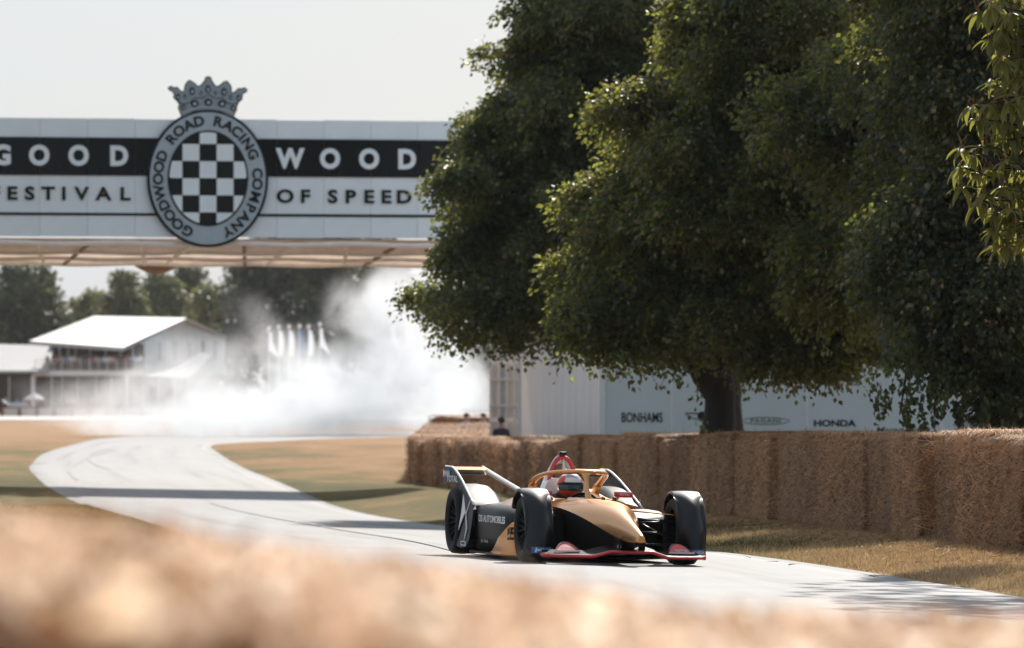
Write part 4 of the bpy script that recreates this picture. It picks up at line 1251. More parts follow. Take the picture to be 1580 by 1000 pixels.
b1 = px_boughs([(868, 50, 75, -1), (828, 105, 60, -1), (785, 205, 66, -1), (735, 255, 45, -1), (708, 285, 42, -1.5), (762, 335, 80, -1.5), (706, 395, 46, -1.5), (662, 458, 30, -1.5), (725, 465, 66, -2),
                (700, 505, 24, -2), (785, 480, 62, -2), (850, 470, 72, -2), (850, 300, 112, -2), (880, 180, 110, -1.5), (920, 60, 120, -1), (850, 400, 92, -2.5), (945, 330, 110, -2), (925, 470, 66, -2),
                (985, 480, 60, -1), (1040, 100, 140, 0), (900, 250, 140, 1), (800, 400, 80, .5), (960, 400, 110, 1), (830, 160, 80, 1), (980, 200, 150, 1), (890, 60, 110, 1.5),
                (850, -50, 60, 0), (920, -120, 110, 0), (1040, -160, 170, 1), (1180, -20, 200, 1), (1030, -330, 150, 1), (1150, -330, 180, 1), (1150, 250, 200, 1),
                (725, 515, 18, -2), (800, 530, 18, -2), (880, 525, 22, -2), (640, 462, 16, -1.5), (757, 82, 20, -1), (738, 185, 22, -1), (742, 215, 30, -1), (800, 15, 26, -1)], d1, 6)
o1, n1_ = tree('lime_tree', 'lime tree farther back whose low boughs overhang the end of the bridge', 'tree', t1,
     [[tuple(t1), lp(1120, 650, d1), lp(1115, 560, d1), lp(1080, 400, d1), lp(1050, 150, d1), lp(1040, -200, d1)],
      [lp(1110, 540, d1), lp(1000, 480, d1 - 1), lp(880, 430, d1 - 1.6), lp(740, 440, d1 - 1.8)],
      [lp(1085, 420, d1), lp(960, 330, d1 - .8), lp(820, 260, d1 - 1)], [lp(1060, 250, d1), lp(960, 150, d1 - .8), lp(850, 60, d1 - 1)]],
     [[.42, .36, .33, .26, .17, .06], [.18, .13, .09, .03], [.15, .1, .04], [.13, .09, .04]],
     b1, 3700, .104, 12, [M['lime_leaf_far'], M['lime_bract']], .08)
d3 = 79.0; t3 = P(1560, 720, d3); t3 = Vector((t3.x, d3, G(t3.x, d3)))
b3 = px_boughs([(1420, 130, 105, 4), (1440, 250, 100, 3), (1480, 120, 140, 0), (1500, 340, 140, -1), (1425, 400, 92, -.5), (1520, 480, 120, -1), (1440, 480, 60, -.5), (1410, 520, 26, -1), (1440, 555, 32, -1), (1480, 540, 46, -1), (1530, 570, 52, -1), (1575, 600, 62, -1), (1545, 630, 26, -1),
                 (1550, 200, 150, 0), (1560, 40, 150, 0), (1450, 20, 130, 1), (1385, 460, 50, 0), 
                (1480, 300, 150, 3), (1560, 420, 150, 3), (1570, 540, 80, 3), (1620, 300, 200, 2), (1640, 80, 220, 2), (1650, 520, 140, 1), (1620, 620, 80, 0), (1500, -150, 200, 1), (1650, -180, 220, 2),
                (1480, -360, 190, 2), (1640, -420, 220, 2), (1760, 100, 230, 2), (1780, 400, 200, 2), (1780, -200, 230, 2)], d3, 8)
o3, n3_ = tree('lime_tree', 'dark lime tree at the right whose drooping branches hang down to the straw wall', 'tree', t3,
     [[tuple(t3), lp(1560, 660, d3), lp(1550, 560, d3), lp(1560, 400, d3), lp(1580, 100, d3), lp(1590, -300, d3)],
      [lp(1552, 540, d3), lp(1500, 440, d3 - .4), lp(1440, 400, d3 - .6)], [lp(1560, 420, d3), lp(1500, 280, d3 - .4), lp(1420, 160, d3)], [lp(1570, 380, d3), lp(1680, 250, d3), lp(1760, 100, d3)],
      [lp(1500, 450, d3 - .5), lp(1430, 500, d3 - .9), lp(1400, 560, d3 - 1), lp(1388, 640, d3 - 1.1)], [lp(1470, 430, d3 - .5), lp(1450, 520, d3 - .9), lp(1440, 640, d3 - 1)]],
     [[.42, .34, .3, .24, .18, .06], [.14, .1, .04], [.14, .1, .04], [.15, .1, .05], [.05, .03, .02, .01], [.04, .02, .01]],
     b3, 6600, .09, 13, [M['lime_leaf_deep'], M['lime_bract']], .10, droop=.8, spread=.17, sd=d3 - 1.2,
     strands=[(1350, 560, 655, 46), (1358, 590, 650, 22), (1378, 540, 640, 70), (1392, 550, 665, 80), (1405, 540, 660, 90), (1418, 560, 672, 80), (1430, 540, 640, 90), (1446, 560, 668, 70), (1460, 560, 640, 80),
              (1478, 560, 655, 90), (1492, 570, 665, 90), (1510, 570, 672, 100), (1524, 600, 676, 80), (1540, 600, 676, 80), (1556, 600, 676, 80), (1572, 610, 676, 80), (1402, 500, 560, 60), (1382, 500, 580, 70), (1370, 480, 560, 60)])
print('leaves', n1_, n2_, n3_)

# sweet chestnut reaching in from the right edge ---------------------------------------------
dC = 57.0
cb = Vector((7.6, 58.5, 0)); cb.z = G(cb.x, cb.y)
ch = empty('sweet_chestnut', cb)
tag(ch, 'sweet chestnut with long toothed leaves reaching in at the right edge', 'tree')
def cl_(px, py, dd=0): return tuple(Vector(P(px, py, dC + dd)) - cb)
limbs = [[(0, 0, -.1), (0, 0, 1.2), (.05, 0, 3.2), (.1, 0, 6), (.1, .1, 9.5), (0, 0, 12.5)],
         [(.05, 0, 2.9), cl_(1700, 300, .5), cl_(1600, 260), cl_(1540, 250), cl_(1510, 235)], [(.1, 0, 4.5), cl_(1700, 40, .4), cl_(1600, 20), cl_(1530, 15)],
         [(.05, 0, 3.4), cl_(1700, 200, .3), cl_(1610, 170), cl_(1560, 175)], [cl_(1700, 300, .5), cl_(1620, 350), cl_(1560, 330), cl_(1510, 305)], [(.1, 0, 6), (-.6, -2.2, 7.8), (-1.2, -4.6, 8.6)], [(.1, 0, 8), (1.6, .2, 9.6), (2.5, .2, 10.4)]]
mb_radii = [[.34, .28, .24, .2, .14, .05], [.12, .07, .04, .02, .01], [.11, .06, .03, .012], [.1, .05, .03, .012], [.05, .03, .02, .01], [.1, .06, .02], [.1, .06, .02]]
trunk_and_limbs(ch, limbs, mb_radii, seed=21, lumps=.02)
def lance(seed):
    """one long leaf: tapered, folded along the rib, arching down; base at the origin, pointing along +X"""
    g = random.Random(seed); vs, fs = [], []
    n = 6; L = .2
    for i in range(n + 1):
        t = i / n
        w = .033 * math.sin(math.pi * min(1, t * .92 + .06)) ** .8 * (1 - .25 * t)
        x = L * t * (1 - .12 * t); z = -.5 * L * t * t * g.uniform(.9, 1.1)
        vs += [(x, -w, z + .010 * (w > .01)), (x, 0, z), (x, w, z + .010 * (w > .01))]
        if i:
            a = 3 * (i - 1); fs += [(a, a + 3, a + 4, a + 1), (a + 1, a + 4, a + 5, a + 2)]
    return MB().add(vs, fs).mesh('leaf', M['chestnut_leaf'], smooth=True, fix=False)
lance_m = [lance(s) for s in range(4)]
ros = [(1532, 12), (1560, 20), (1512, 20), (1548, 45), (1575, 50), (1530, 62), (1568, 85), (1545, 95), (1578, 118), (1556, 112), (1572, 150), (1498, 165), (1530, 160), (1558, 160), (1575, 175), (1510, 185), (1545, 190),
       (1485, 230), (1503, 240), (1522, 225), (1560, 215), (1482, 258), (1510, 268), (1530, 262), (1555, 250), (1574, 240), (1485, 290), (1520, 300), (1548, 292), (1570, 285), (1512, 315), (1536, 330), (1560, 322), (1535, 355), (1565, 352), (1578, 372), (1578, 330)]
cnt = 0
gq = random.Random(31)
stuff_v, stuff_f = [], []
def leaf_matrix(p, az, el, roll, s_):
    return Matrix.Translation(p) @ Matrix.Rotation(az, 4, 'Z') @ Matrix.Rotation(-el, 4, 'Y') @ Matrix.Rotation(roll, 4, 'X') @ Matrix.Scale(s_, 4)
def rosette(p, n, as_parts):
    global cnt
    for k in range(n):
        az = 2 * math.pi * k / n + gq.uniform(-.35, .35)
        el = gq.uniform(-.9, .45)
        Mx = leaf_matrix(p, az, el, gq.uniform(-.4, .4), gq.uniform(.8, 1.3))
        me = lance_m[gq.randrange(4)]
        if as_parts and cnt < 296:
            o = mesh_obj('leaf', me, ch); o.matrix_local = Mx; cnt += 1
        else:
            b0 = len(stuff_v)
            stuff_v.extend([tuple(Mx @ v.co) for v in me.vertices]); stuff_f.extend([tuple(b0 + i for i in f.vertices) for f in me.polygons])
    
catk = MB(); twg = MB()
for (px, py) in ros:
    p = Vector(cl_(px, py, gq.uniform(-.35, .35)))
    rosette(p, 8, True)
    q1 = p + Vector((gq.uniform(.25, .45), gq.uniform(-.1, .2), gq.uniform(-.12, .1)))
    twg.tube([p, p.lerp(q1, .5) + Vector((0, 0, .02)), q1], [.006, .008, .012], n=5)
    for k in range(3):
        q = p + Vector((gq.uniform(-.02, .02), gq.uniform(-.02, .02), 0))
        catk.tube([q, q + Vector((gq.uniform(-.05, .05), gq.uniform(-.05, .05), .06)), q + Vector((gq.uniform(-.1, .1), gq.uniform(-.1, .1), gq.uniform(.08, .16)))], [.006, .006, .002], n=4)
for i in range(950):
    # inner and out-of-frame foliage of the same tree
    if i < 260:
        p = Vector(cl_(gq.uniform(1535, 1660), gq.uniform(-60, 385), gq.uniform(.1, 1.2)))
    else:
        v = Vector((gq.gauss(0, 1), gq.gauss(0, 1), gq.gauss(0, 1))).normalized()
        p = Vector((.3, .3, 8.4)) + Vector((v.x * 2.9, v.y * 2.9, v.z * 4.2)) * gq.uniform(.55, 1.0)
        if cb.y + p.y < 60 and p.x < -1.9 and p.z < 6: continue
        if i > 700: p = Vector((-1.1, -4.6, 8.5)) + Vector((v.x * 1.5, v.y * 2.3, v.z * 1.4)) * gq.uniform(.4, 1.0)
    rosette(p, 7, False)
print('chestnut leaf parts', cnt, 'joined', len(stuff_f))
crn = MB().add(stuff_v, stuff_f).build('crown', M['chestnut_leaf'], ch, smooth=True, fix=False)
crn['kind'] = 'stuff'
twg.build('twigs', M['bark'], ch)['kind'] = 'stuff'
catk.build('catkins', M['chestnut_flower'], ch)['kind'] = 'stuff'

# unseen trees added behind the camera to darken reflections in the car's paint -------------------
for i, (x_, d_, h_) in enumerate(((-26, -16, 15), (-13, -20, 17), (0, -23, 18), (12, -19, 16), (25, -21, 17), (38, -15, 15))):
    gz_ = G(x_, d_)
    o = empty('oak_tree', (x_, d_, gz_)); tag(o, 'unseen oak added behind the camera for dark reflections, %s from the left' % ORD[i], 'tree', 'unseen trees added behind the camera')
    MB().tube([(0, 0, -.2), (.1, 0, h_ * .3), (0, .2, h_ * .7)], [.5, .38, .12], n=10).build('trunk', M['bark'], o, smooth=True)
    gb = random.Random(300 + i); bo = []
    for k in range(16):
        v = Vector((gb.gauss(0, 1), gb.gauss(0, 1), gb.gauss(0, 1))).normalized()
        bo.append((v.x * 5.2, v.y * 3.6, h_ * .55 + v.z * h_ * .36, 2.6))
    bo += [(k * 2.4 - 6, 0, 1.6 + .4 * (k % 2), 1.9) for k in range(6)]
    C_, D_, T_, sz, g = bough_leaves(bo, 60, .5, 400 + i, .5, 8)
    mesh_obj('crown', leaves_mesh('crown', C_, D_, sz, [M['wood_leaf_dark']], np.zeros(len(C_), int), g, .8, .2), o)

# parkland trees behind the pavilion ---------------------------------------------------------
def far_tree(name, label, px, pbase, d_, lobes, mats, size, seed, per=1.0):
    b_ = P(px, pbase, d_); base = Vector((b_.x, d_, G(b_.x, d_)))
    o = empty(name, base); tag(o, label, 'tree', 'parkland trees beyond the pavilion')
    topz = max(P(0, l[1], d_).z for l in lobes)
    mb_ = MB(); mb_.tube([(0, 0, -.2), (.1, 0, (topz - base.z) * .35), (0, .1, (topz - base.z) * .75)], [.55, .4, .12], n=8)
    for l in lobes[:4]:
        q = P(l[0], l[1], d_) - base
        mb_.tube([(0, 0, (topz - base.z) * .3), (q.x * .5, .2, (topz - base.z) * .3 * .5 + q.z * .5), tuple(q)], [.3, .2, .08], n=6)
    mb_.build('trunk', M['bark'], o, smooth=True)
    bo = px_boughs(lobes, d_, seed, 2.0)
    C_, D_, T_, sz, g = bough_leaves(bo, 70 * per, size, seed, .5, 8)
    mi = (T_ & (g.random(len(C_)) < .3)).astype(int)
    mesh_obj('crown', leaves_mesh('crown', C_ - np.array(base), D_, sz, mats, mi, g, .8, .2), o)
A, B_, C3 = M['wood_leaf'], M['wood_leaf_dark'], M['wood_leaf_pale']
far_tree('oak_tree', 'round dark tree at the left edge, behind the low pavilion roof', 42, 640, 660,
         [(40, 450, 48), (10, 470, 40), (70, 470, 38), (40, 500, 50), (85, 505, 28), (5, 520, 40), (60, 540, 50), (20, 425, 22), (58, 425, 22), (100, 540, 30), (30, 590, 50), (85, 590, 40)], [B_, A], .55, 201, 1.3)
far_tree('oak_tree', 'small pale tree low behind the pavilion ridge, right of the round dark tree', 135, 640, 720,
         [(130, 480, 26), (150, 470, 24), (118, 500, 22), (140, 510, 30), (165, 490, 22), (140, 560, 40), (170, 560, 40)], [C3, A], .55, 202)
far_tree('conifer_tree', 'dark pointed tree rising behind the middle of the pavilion roof', 190, 640, 700,
         [(192, 435, 18), (190, 455, 26), (178, 475, 26), (205, 475, 26), (190, 500, 36), (190, 550, 40)], [A, B_], .5, 203, 1.2)
far_tree('oak_tree', 'hazy olive tree behind the right end of the pavilion roof', 240, 640, 740,
         [(240, 440, 26), (225, 465, 28), (260, 450, 26), (245, 490, 36), (275, 480, 30), (250, 550, 46)], [A, C3], .55, 204)
far_tree('conifer_tree', 'tall dark tree reaching up behind the drooping cloth of the bridge', 292, 640, 760,
         [(290, 415, 16), (296, 430, 20), (285, 450, 24), (305, 460, 24), (290, 490, 34), (300, 550, 46)], [B_, A], .55, 205)
far_tree('oak_tree', 'yellowish olive tree behind the pavilion gable', 325, 640, 720,
         [(318, 460, 26), (335, 475, 26), (325, 500, 34), (345, 520, 30), (330, 570, 46)], [C3, A], .55, 206)
far_tree('oak_tree', 'large dark tree behind the flagpoles', 440, 645, 650,
         [(375, 420, 34), (410, 415, 42), (455, 415, 45), (500, 415, 45), (370, 465, 36), (410, 470, 50), (470, 470, 56), (520, 460, 50), (400, 530, 50), (460, 540, 56), (520, 530, 56), (355, 520, 30), (450, 600, 60), (360, 590, 40), (440, 360, 60), (500, 360, 60)], [B_, A], .55, 207, 1.3)
far_tree('oak_tree', 'paler tree right of the large dark one, behind the smoke plume', 580, 645, 700,
         [(560, 420, 40), (600, 430, 38), (590, 470, 50), (630, 480, 44), (570, 520, 50), (620, 550, 56), (660, 520, 50), (700, 560, 56), (600, 600, 60), (590, 380, 40)], [A, C3], .55, 208, 1.1)
far_tree('oak_tree', 'dark tree glimpsed between the smoke and the stair tower', 745, 645, 640,
         [(745, 540, 34), (760, 570, 34), (735, 585, 30), (755, 610, 40), (770, 530, 40), (790, 570, 50), (700, 600, 40), (780, 620, 50)], [B_, A], .55, 209)

# ------------------------------------------------------------------ electric single-seater (X forward, Y to its left, Z up, origin under the front axle)
car = empty('racing_car', (0, 0, 0))
tag(car, 'black and gold single-seater racing car with a halo cornering on the pale road', 'racing car')
CO = P(937, 661, 54.5); CO.z = G(CO.x, 54.5) + .008
car.matrix_world = Matrix.Translation(CO) @ Matrix.Rotation(.022, 4, 'Y') @ Matrix.Rotation(R(-78), 4, 'Z')
def prof(pts, n):
    """smooth resample of a polyline of any dimension"""
    a = np.array(pts, float)
    t = np.linspace(0, 1, len(a)); q = np.linspace(0, 1, n)
    out = []
    for x in q:
        i = min(int(x * (len(a) - 1)), len(a) - 2); f = x * (len(a) - 1) - i
        p0, p1, p2, p3 = a[max(i - 1, 0)], a[i], a[i + 1], a[min(i + 2, len(a) - 1)]
        out.append(.5 * ((2 * p1) + (-p0 + p2) * f + (2 * p0 - 5 * p1 + 4 * p2 - p3) * f * f + (-p0 + 3 * p1 - 3 * p2 + p3) * f ** 3))
    return np.array(out)
# nose and upper body. stations: X, half width at the edge, edge height, crest height
st = [(1.40, .028, .262, .288), (1.38, .042, .250, .302), (1.30, .058, .244, .325), (1.14, .082, .246, .366), (.86, .122, .276, .430), (.52, .182, .338, .500), (.18, .248, .412, .552), (-.16, .305, .470, .585),
      (-.5, .345, .508, .600), (-.75, .370, .522, .604), (-.92, .382, .526, .604)]
stp = prof(st, 34)
mb_ = MB(); ringsN = []
for X_, w, ze, zt_ in stp:
    ring = []
    for j in range(17):
        u = -1 + 2 * j / 16
        y = w * u
        z = ze + (zt_ - ze) * (1 - abs(u) ** 2.6) ** .85
        ring.append((X_, y, z))
    # thickness below
    ring += [(X_, w * .93, ze - .015), (X_, 0, ze - .02), (X_, -w * .93, ze - .015)]
    ringsN.append(ring)
mb_.loft(ringsN)
nose = mb_.build('nose', M['gold'], car, smooth=True, angle=38)
# dark lower tub, narrower than the gold shell above it
lo = []
for X_, w, zt_, zb_ in prof([(1.28, .035, .25, .20), (.9, .075, .25, .17), (.6, .10, .29, .13), (.2, .15, .39, .09), (-.2, .21, .46, .07), (-.6, .27, .52, .06), (-1.2, .33, .54, .05), (-2.0, .35, .52, .05)], 24):
    lo.append([(X_, -w, zt_), (X_, w, zt_), (X_, w * 1.05, (zt_ * .45 + zb_ * .55)), (X_, w * .8, zb_), (X_, -w * .8, zb_), (X_, -w * 1.05, (zt_ * .45 + zb_ * .55))])
MB().loft(lo).build('lower_tub', M['satin_black'], car, smooth=True, angle=45)
# cockpit sides with the opening
for sy in (-1, 1):
    rg = []
    for X_, wo, wi, zr_, ze in prof([(-.90, .382, .20, .600, .525), (-1.15, .40, .245, .602, .525), (-1.5, .41, .26, .61, .525), (-1.9, .41, .26, .65, .52), (-2.15, .40, .20, .69, .50), (-2.4, .38, .12, .66, .48)], 18):
        rg.append([(X_, sy * wo, ze), (X_, sy * (wo - .015), ze + (zr_ - ze) * .6), (X_, sy * (wo + wi) / 2, zr_ - .004), (X_, sy * (wi + .02), zr_), (X_, sy * wi, zr_ - .02), (X_, sy * wi, .42), (X_, sy * (wo - .02), .42)])
    MB().loft(rg).build('cockpit_side', M['gold'], car, smooth=True, angle=40)
MB().box((-1.55, 0, .40), (1.3, .5, .04)).build('cockpit_floor', M['satin_black'], car)
MB().loft([[(-.93, -.20, .59), (-.93, .20, .59), (-.96, .19, .609), (-.96, -.19, .609)], [(-1.0, -.20, .56), (-1.0, .20, .56), (-1.0, .17, .611), (-1.0, -.17, .611)]]).build('cockpit_rim', M['black_paint'], car)
for yy in (-.055, .055):
    MB().prism([(-.62, .56), (-.50, .56), (-.52, .625), (-.60, .635)], 1, yy + .13 - .008, yy + .13 + .008).build('camera_fin', M['black_paint'], car)
# engine cover
ec = []
for X_, w, zt_, zb_ in prof([(-2.0, .27, .74, .42), (-2.25, .26, .78, .40), (-2.6, .22, .70, .36), (-3.0, .16, .60, .30), (-3.4, .11, .50, .26), (-3.8, .06, .42, .26)], 16):
    ec.append([(X_, w * math.cos(a) * (1 if math.sin(a) > 0 else 1.25), zb_ + (zt_ - zb_) * max(0, math.sin(a)) ** .8) for a in np.linspace(0, math.pi, 11)] + [(X_, -w, zb_ - .05), (X_, w, zb_ - .05)])
MB().loft(ec).build('engine_cover', M['black_paint'], car, smooth=True, angle=40)
# head surround
MB().loft([[(X_, y, z) for y, z in ((-.25, .62), (-.20, .75), (-.1, .79), (.1, .79), (.20, .75), (.25, .62))] for X_ in (-1.84, -2.08)]).build('headrest', M['white_paint'], car, smooth=True, angle=40)
# roll hoop: red arch in front, white shell behind, small camera on top
arch = [(-2.05, -.155, .70), (-2.06, -.125, .82), (-2.07, -.085, .93), (-2.08, -.035, .985), (-2.08, .035, .985), (-2.07, .085, .93), (-2.06, .125, .82), (-2.05, .155, .70)]
MB().tube(prof(arch, 24), .022, n=8, flat=1.0).build('roll_hoop', M['red'], car, smooth=True)
rg = []
for p in prof(arch, 24):
    X_, y, z = p
    n_ = Vector((0, y, z - .72)).normalized()
    back = .34 - .26 * max(0, (z - .7) / .29)
    rg.append([(X_ - .01, y + n_.y * .012, z + n_.z * .012), (X_ - .03, y + n_.y * .032, z + n_.z * .032), (X_ - back * .6, y + n_.y * .03, z + n_.z * .02 - .02), (X_ - back, y * 1.05, z - .06), (X_ - back * .6, y * .82, z - .05), (X_ - .02, y * .93, z - .015)])
MB().loft(rg).build('hoop_shell', M['white_paint'], car, smooth=True, angle=50)
MB().tube([(-2.08, .01, .985), (-2.12, .03, .86), (-2.16, .055, .70)], [.012, .02, .03], n=6).build('hoop_strut', M['white_paint'], car, smooth=True)
MB().box((-2.09, 0, 1.035), (.07, .075, .035)).box((-2.05, 0, 1.035), (.012, .045, .022)).build('roof_camera', M['black_paint'], car, bevel=.006)
# halo
hp = [(-2.02, -.315, .655), (-1.93, -.335, .725), (-1.75, -.335, .785), (-1.5, -.305, .828), (-1.25, -.235, .852), (-1.10, -.125, .860), (-1.05, 0, .862)]
hp = hp + [(a, -b_, c) for a, b_, c in hp[:-1][::-1]]
rg = []
hq = prof(hp, 44)
for i, p in enumerate(hq):
    t = Vector(hq[min(i + 1, 43)] - hq[max(i - 1, 0)]).normalized()
    a_ = t.cross(Vector((0, 0, 1))).normalized(); b_ = a_.cross(t)
    rg.append([Vector(p) + a_ * .036 * math.cos(q) + b_ * .022 * math.sin(q) for q in np.linspace(0, 2 * math.pi, 13)[:-1]])
MB().loft(rg).build('halo', M['gold'], car, smooth=True)
pl = []
for X_, z, w, l in prof([(-1.055, .858, .100, .05), (-1.03, .835, .045, .034), (-1.0, .79, .022, .045), (-.955, .71, .020, .055), (-.90, .63, .030, .075), (-.87, .58, .05, .09)], 16):
    pl.append([(X_ + l * math.cos(q) * .7, w * math.sin(q), z) for q in np.linspace(0, 2 * math.pi, 13)[:-1]])
MB().loft(pl).build('halo_pillar', M['gold'], car, smooth=True)
for sy in (-1, 1):
    MB().tube([(-1.93, sy * .33, .72), (-1.98, sy * .32, .65), (-2.02, sy * .31, .57)], [.04, .045, .055], n=10).build('halo_mount', M['gold'], car, smooth=True)
# mirrors
for sy in (-1, 1):
    mr = MB().loft([[(-1.12 + dx * k, sy * (.40 + dy), .645 + .030 * s_) for (k, s_) in ((1, -.8), (1.4, 0), (1, .9), (-1, 1), (-1, -1))] for dx, dy in ((.02, -.085), (.035, -.065), (.035, .065), (.02, .095))])
    o = mr.build('mirror', M['red'], car, smooth=True, angle=40)
    MB().box((-1.158, sy * .405, .646), (.004, .13, .045)).build('mirror_glass', M['mirror_glass'], o)
    MB().tube([(-1.10, sy * .36, .64), (-1.03, sy * .30, .575)], .013, n=6).build('mirror_stay', M['red'], o)
    tm = text_mesh('lettering', 'TOTAL', .034, M['decal_white'], .01, .002)
    tm.transform(Matrix.Rotation(R(90), 4, 'X')); tm.transform(Matrix.Rotation(R(90), 4, 'Z'))
    mesh_obj('lettering', tm, o, (-1.063, sy * .405, .645))
# sidepods
for sy in (-1, 1):
    rg = []
    for X_, yo, zt_, zb_ in prof([(-.62, .66, .40, .10), (-.75, .76, .44, .06), (-1.1, .83, .475, .05), (-1.6, .845, .485, .05), (-2.2, .845, .49, .05), (-2.6, .80, .50, .06), (-3.0, .70, .48, .08)], 20):
        rg.append([(X_, sy * .30, zb_), (X_, sy * .30, zt_ + .035), (X_, sy * (yo - .22), zt_ + .035), (X_, sy * (yo - .06), zt_ + .012), (X_, sy * (yo - .015), zt_ - .02), (X_, sy * yo, zt_ - .06), (X_, sy * (yo - .005), zb_ + .16), (X_, sy * (yo - .05), zb_ + .02), (X_, sy * (yo - .08), zb_)])
    MB().loft(rg).build('sidepod', M['satin_black'], car, smooth=True, angle=42)
    # gold forward flank, 4 mm proud of the sidepod
    def flank(X_, z):
        yo = float(np.interp(-X_, [.3, .62, .75, 1.1, 1.6], [.66, .70, .775, .835, .85]))
        return sy * (yo + .006 - .03 * max(0, (.2 - z)) / .2)
    low = [(-1.60, .045), (-1.42, .075), (-1.22, .15), (-1.02, .245), (-.82, .335), (-.62, .40), (-.42, .41)]
    lq = prof(low, 22); rg = []
    for X_, zt_ in lq:
        zs = np.linspace(.04, max(zt_, .045), 6)
        rg.append([(X_, flank(X_, z), z) for z in zs] + [(X_, flank(X_, z) - sy * .012, z) for z in zs[::-1]])
    MB().loft(rg).build('gold_side_panel', M['gold'], car, smooth=True, angle=50)
    # swept gold foot of the panel
    MB().loft([[(X_, sy * a, z) for a, z in ((.60, .045), (yo, .035), (yo + .01, .05), (.62, .085))] for X_, yo in ((-.40, .70), (-.62, .80), (-.95, .88), (-1.3, .885), (-1.62, .86))]).build('floor_edge', M['gold'], car, smooth=True, angle=40)
    # small gold flick on the shoulder
    MB().loft([[(-1.42, sy * .36, .535), (-1.42, sy * .36, .57), (-1.05, sy * .38, .57), (-1.05, sy * .38, .535)], [(-1.38, sy * .60, .50), (-1.38, sy * .60, .522), (-1.14, sy * .60, .522), (-1.14, sy * .60, .50)], [(-1.30, sy * .78, .47), (-1.30, sy * .78, .478), (-1.24, sy * .78, .478), (-1.24, sy * .78, .47)]]).build('shoulder_flick', M['gold'], car, smooth=True, angle=40)
# floor
MB().prism([(-.35, -.45), (-.35, .45), (-.9, .84), (-2.3, .88), (-2.6, .62), (-3.9, .55), (-3.9, -.55), (-2.6, -.62), (-2.3, -.88), (-.9, -.84)], 2, .032, .055).build('floor_plate', M['carbon'], car)
# wheels
def wheel(x, y, r_, w, sy):
    o = empty('wheel', (x, y, r_), 0, car)
    h = w / 2
    pr = [(r_ * .70, -h * .86), (r_ * .80, -h), (r_ * .92, -h * .98), (r_ * .985, -h * .84), (r_, -h * .6), (r_ * 1.003, 0), (r_, h * .6), (r_ * .985, h * .84), (r_ * .92, h * .98), (r_ * .80, h), (r_ * .70, h * .86)]
    MB().lathe(pr, 1, 48).build('tyre', M['tyre'], o, smooth=True, angle=40)
    rm = MB()
    rm.lathe([(r_ * .735, -h * .86), (r_ * .735, h * .86), (r_ * .66, h * .80), (r_ * .66, -h * .80)], 1, 40)
    for k in range(10):
        a = 2 * math.pi * k / 10
        for s_ in (-.14, .14):
            p0 = (.05 * math.cos(a), sy * h * .35, .05 * math.sin(a)); p1 = (r_ * .68 * math.cos(a + s_), sy * h * .72, r_ * .68 * math.sin(a + s_))
            rm.tube([p0, p1], [.016, .011], n=5)
    rm.lathe([(.0, sy * h * .2), (.055, sy * h * .2), (.055, sy * h * .45), (.03, sy * h * .6), (.0, sy * h * .6)], 1, 16)
    rm.build('rim', M['rim'], o, smooth=True, angle=35)
    MB().lathe([(.03, -.02), (r_ * .5, -.02), (r_ * .5, .02), (.03, .02)], 1, 32).build('brake_disc', M['suspension'], o)
    for a0 in (.2,):
        pass
    return o
for sy in (-1, 1):
    wheel(0, sy * .735, .318, .255, sy)
    wheel(-3.1, sy * .765, .332, .30, sy)
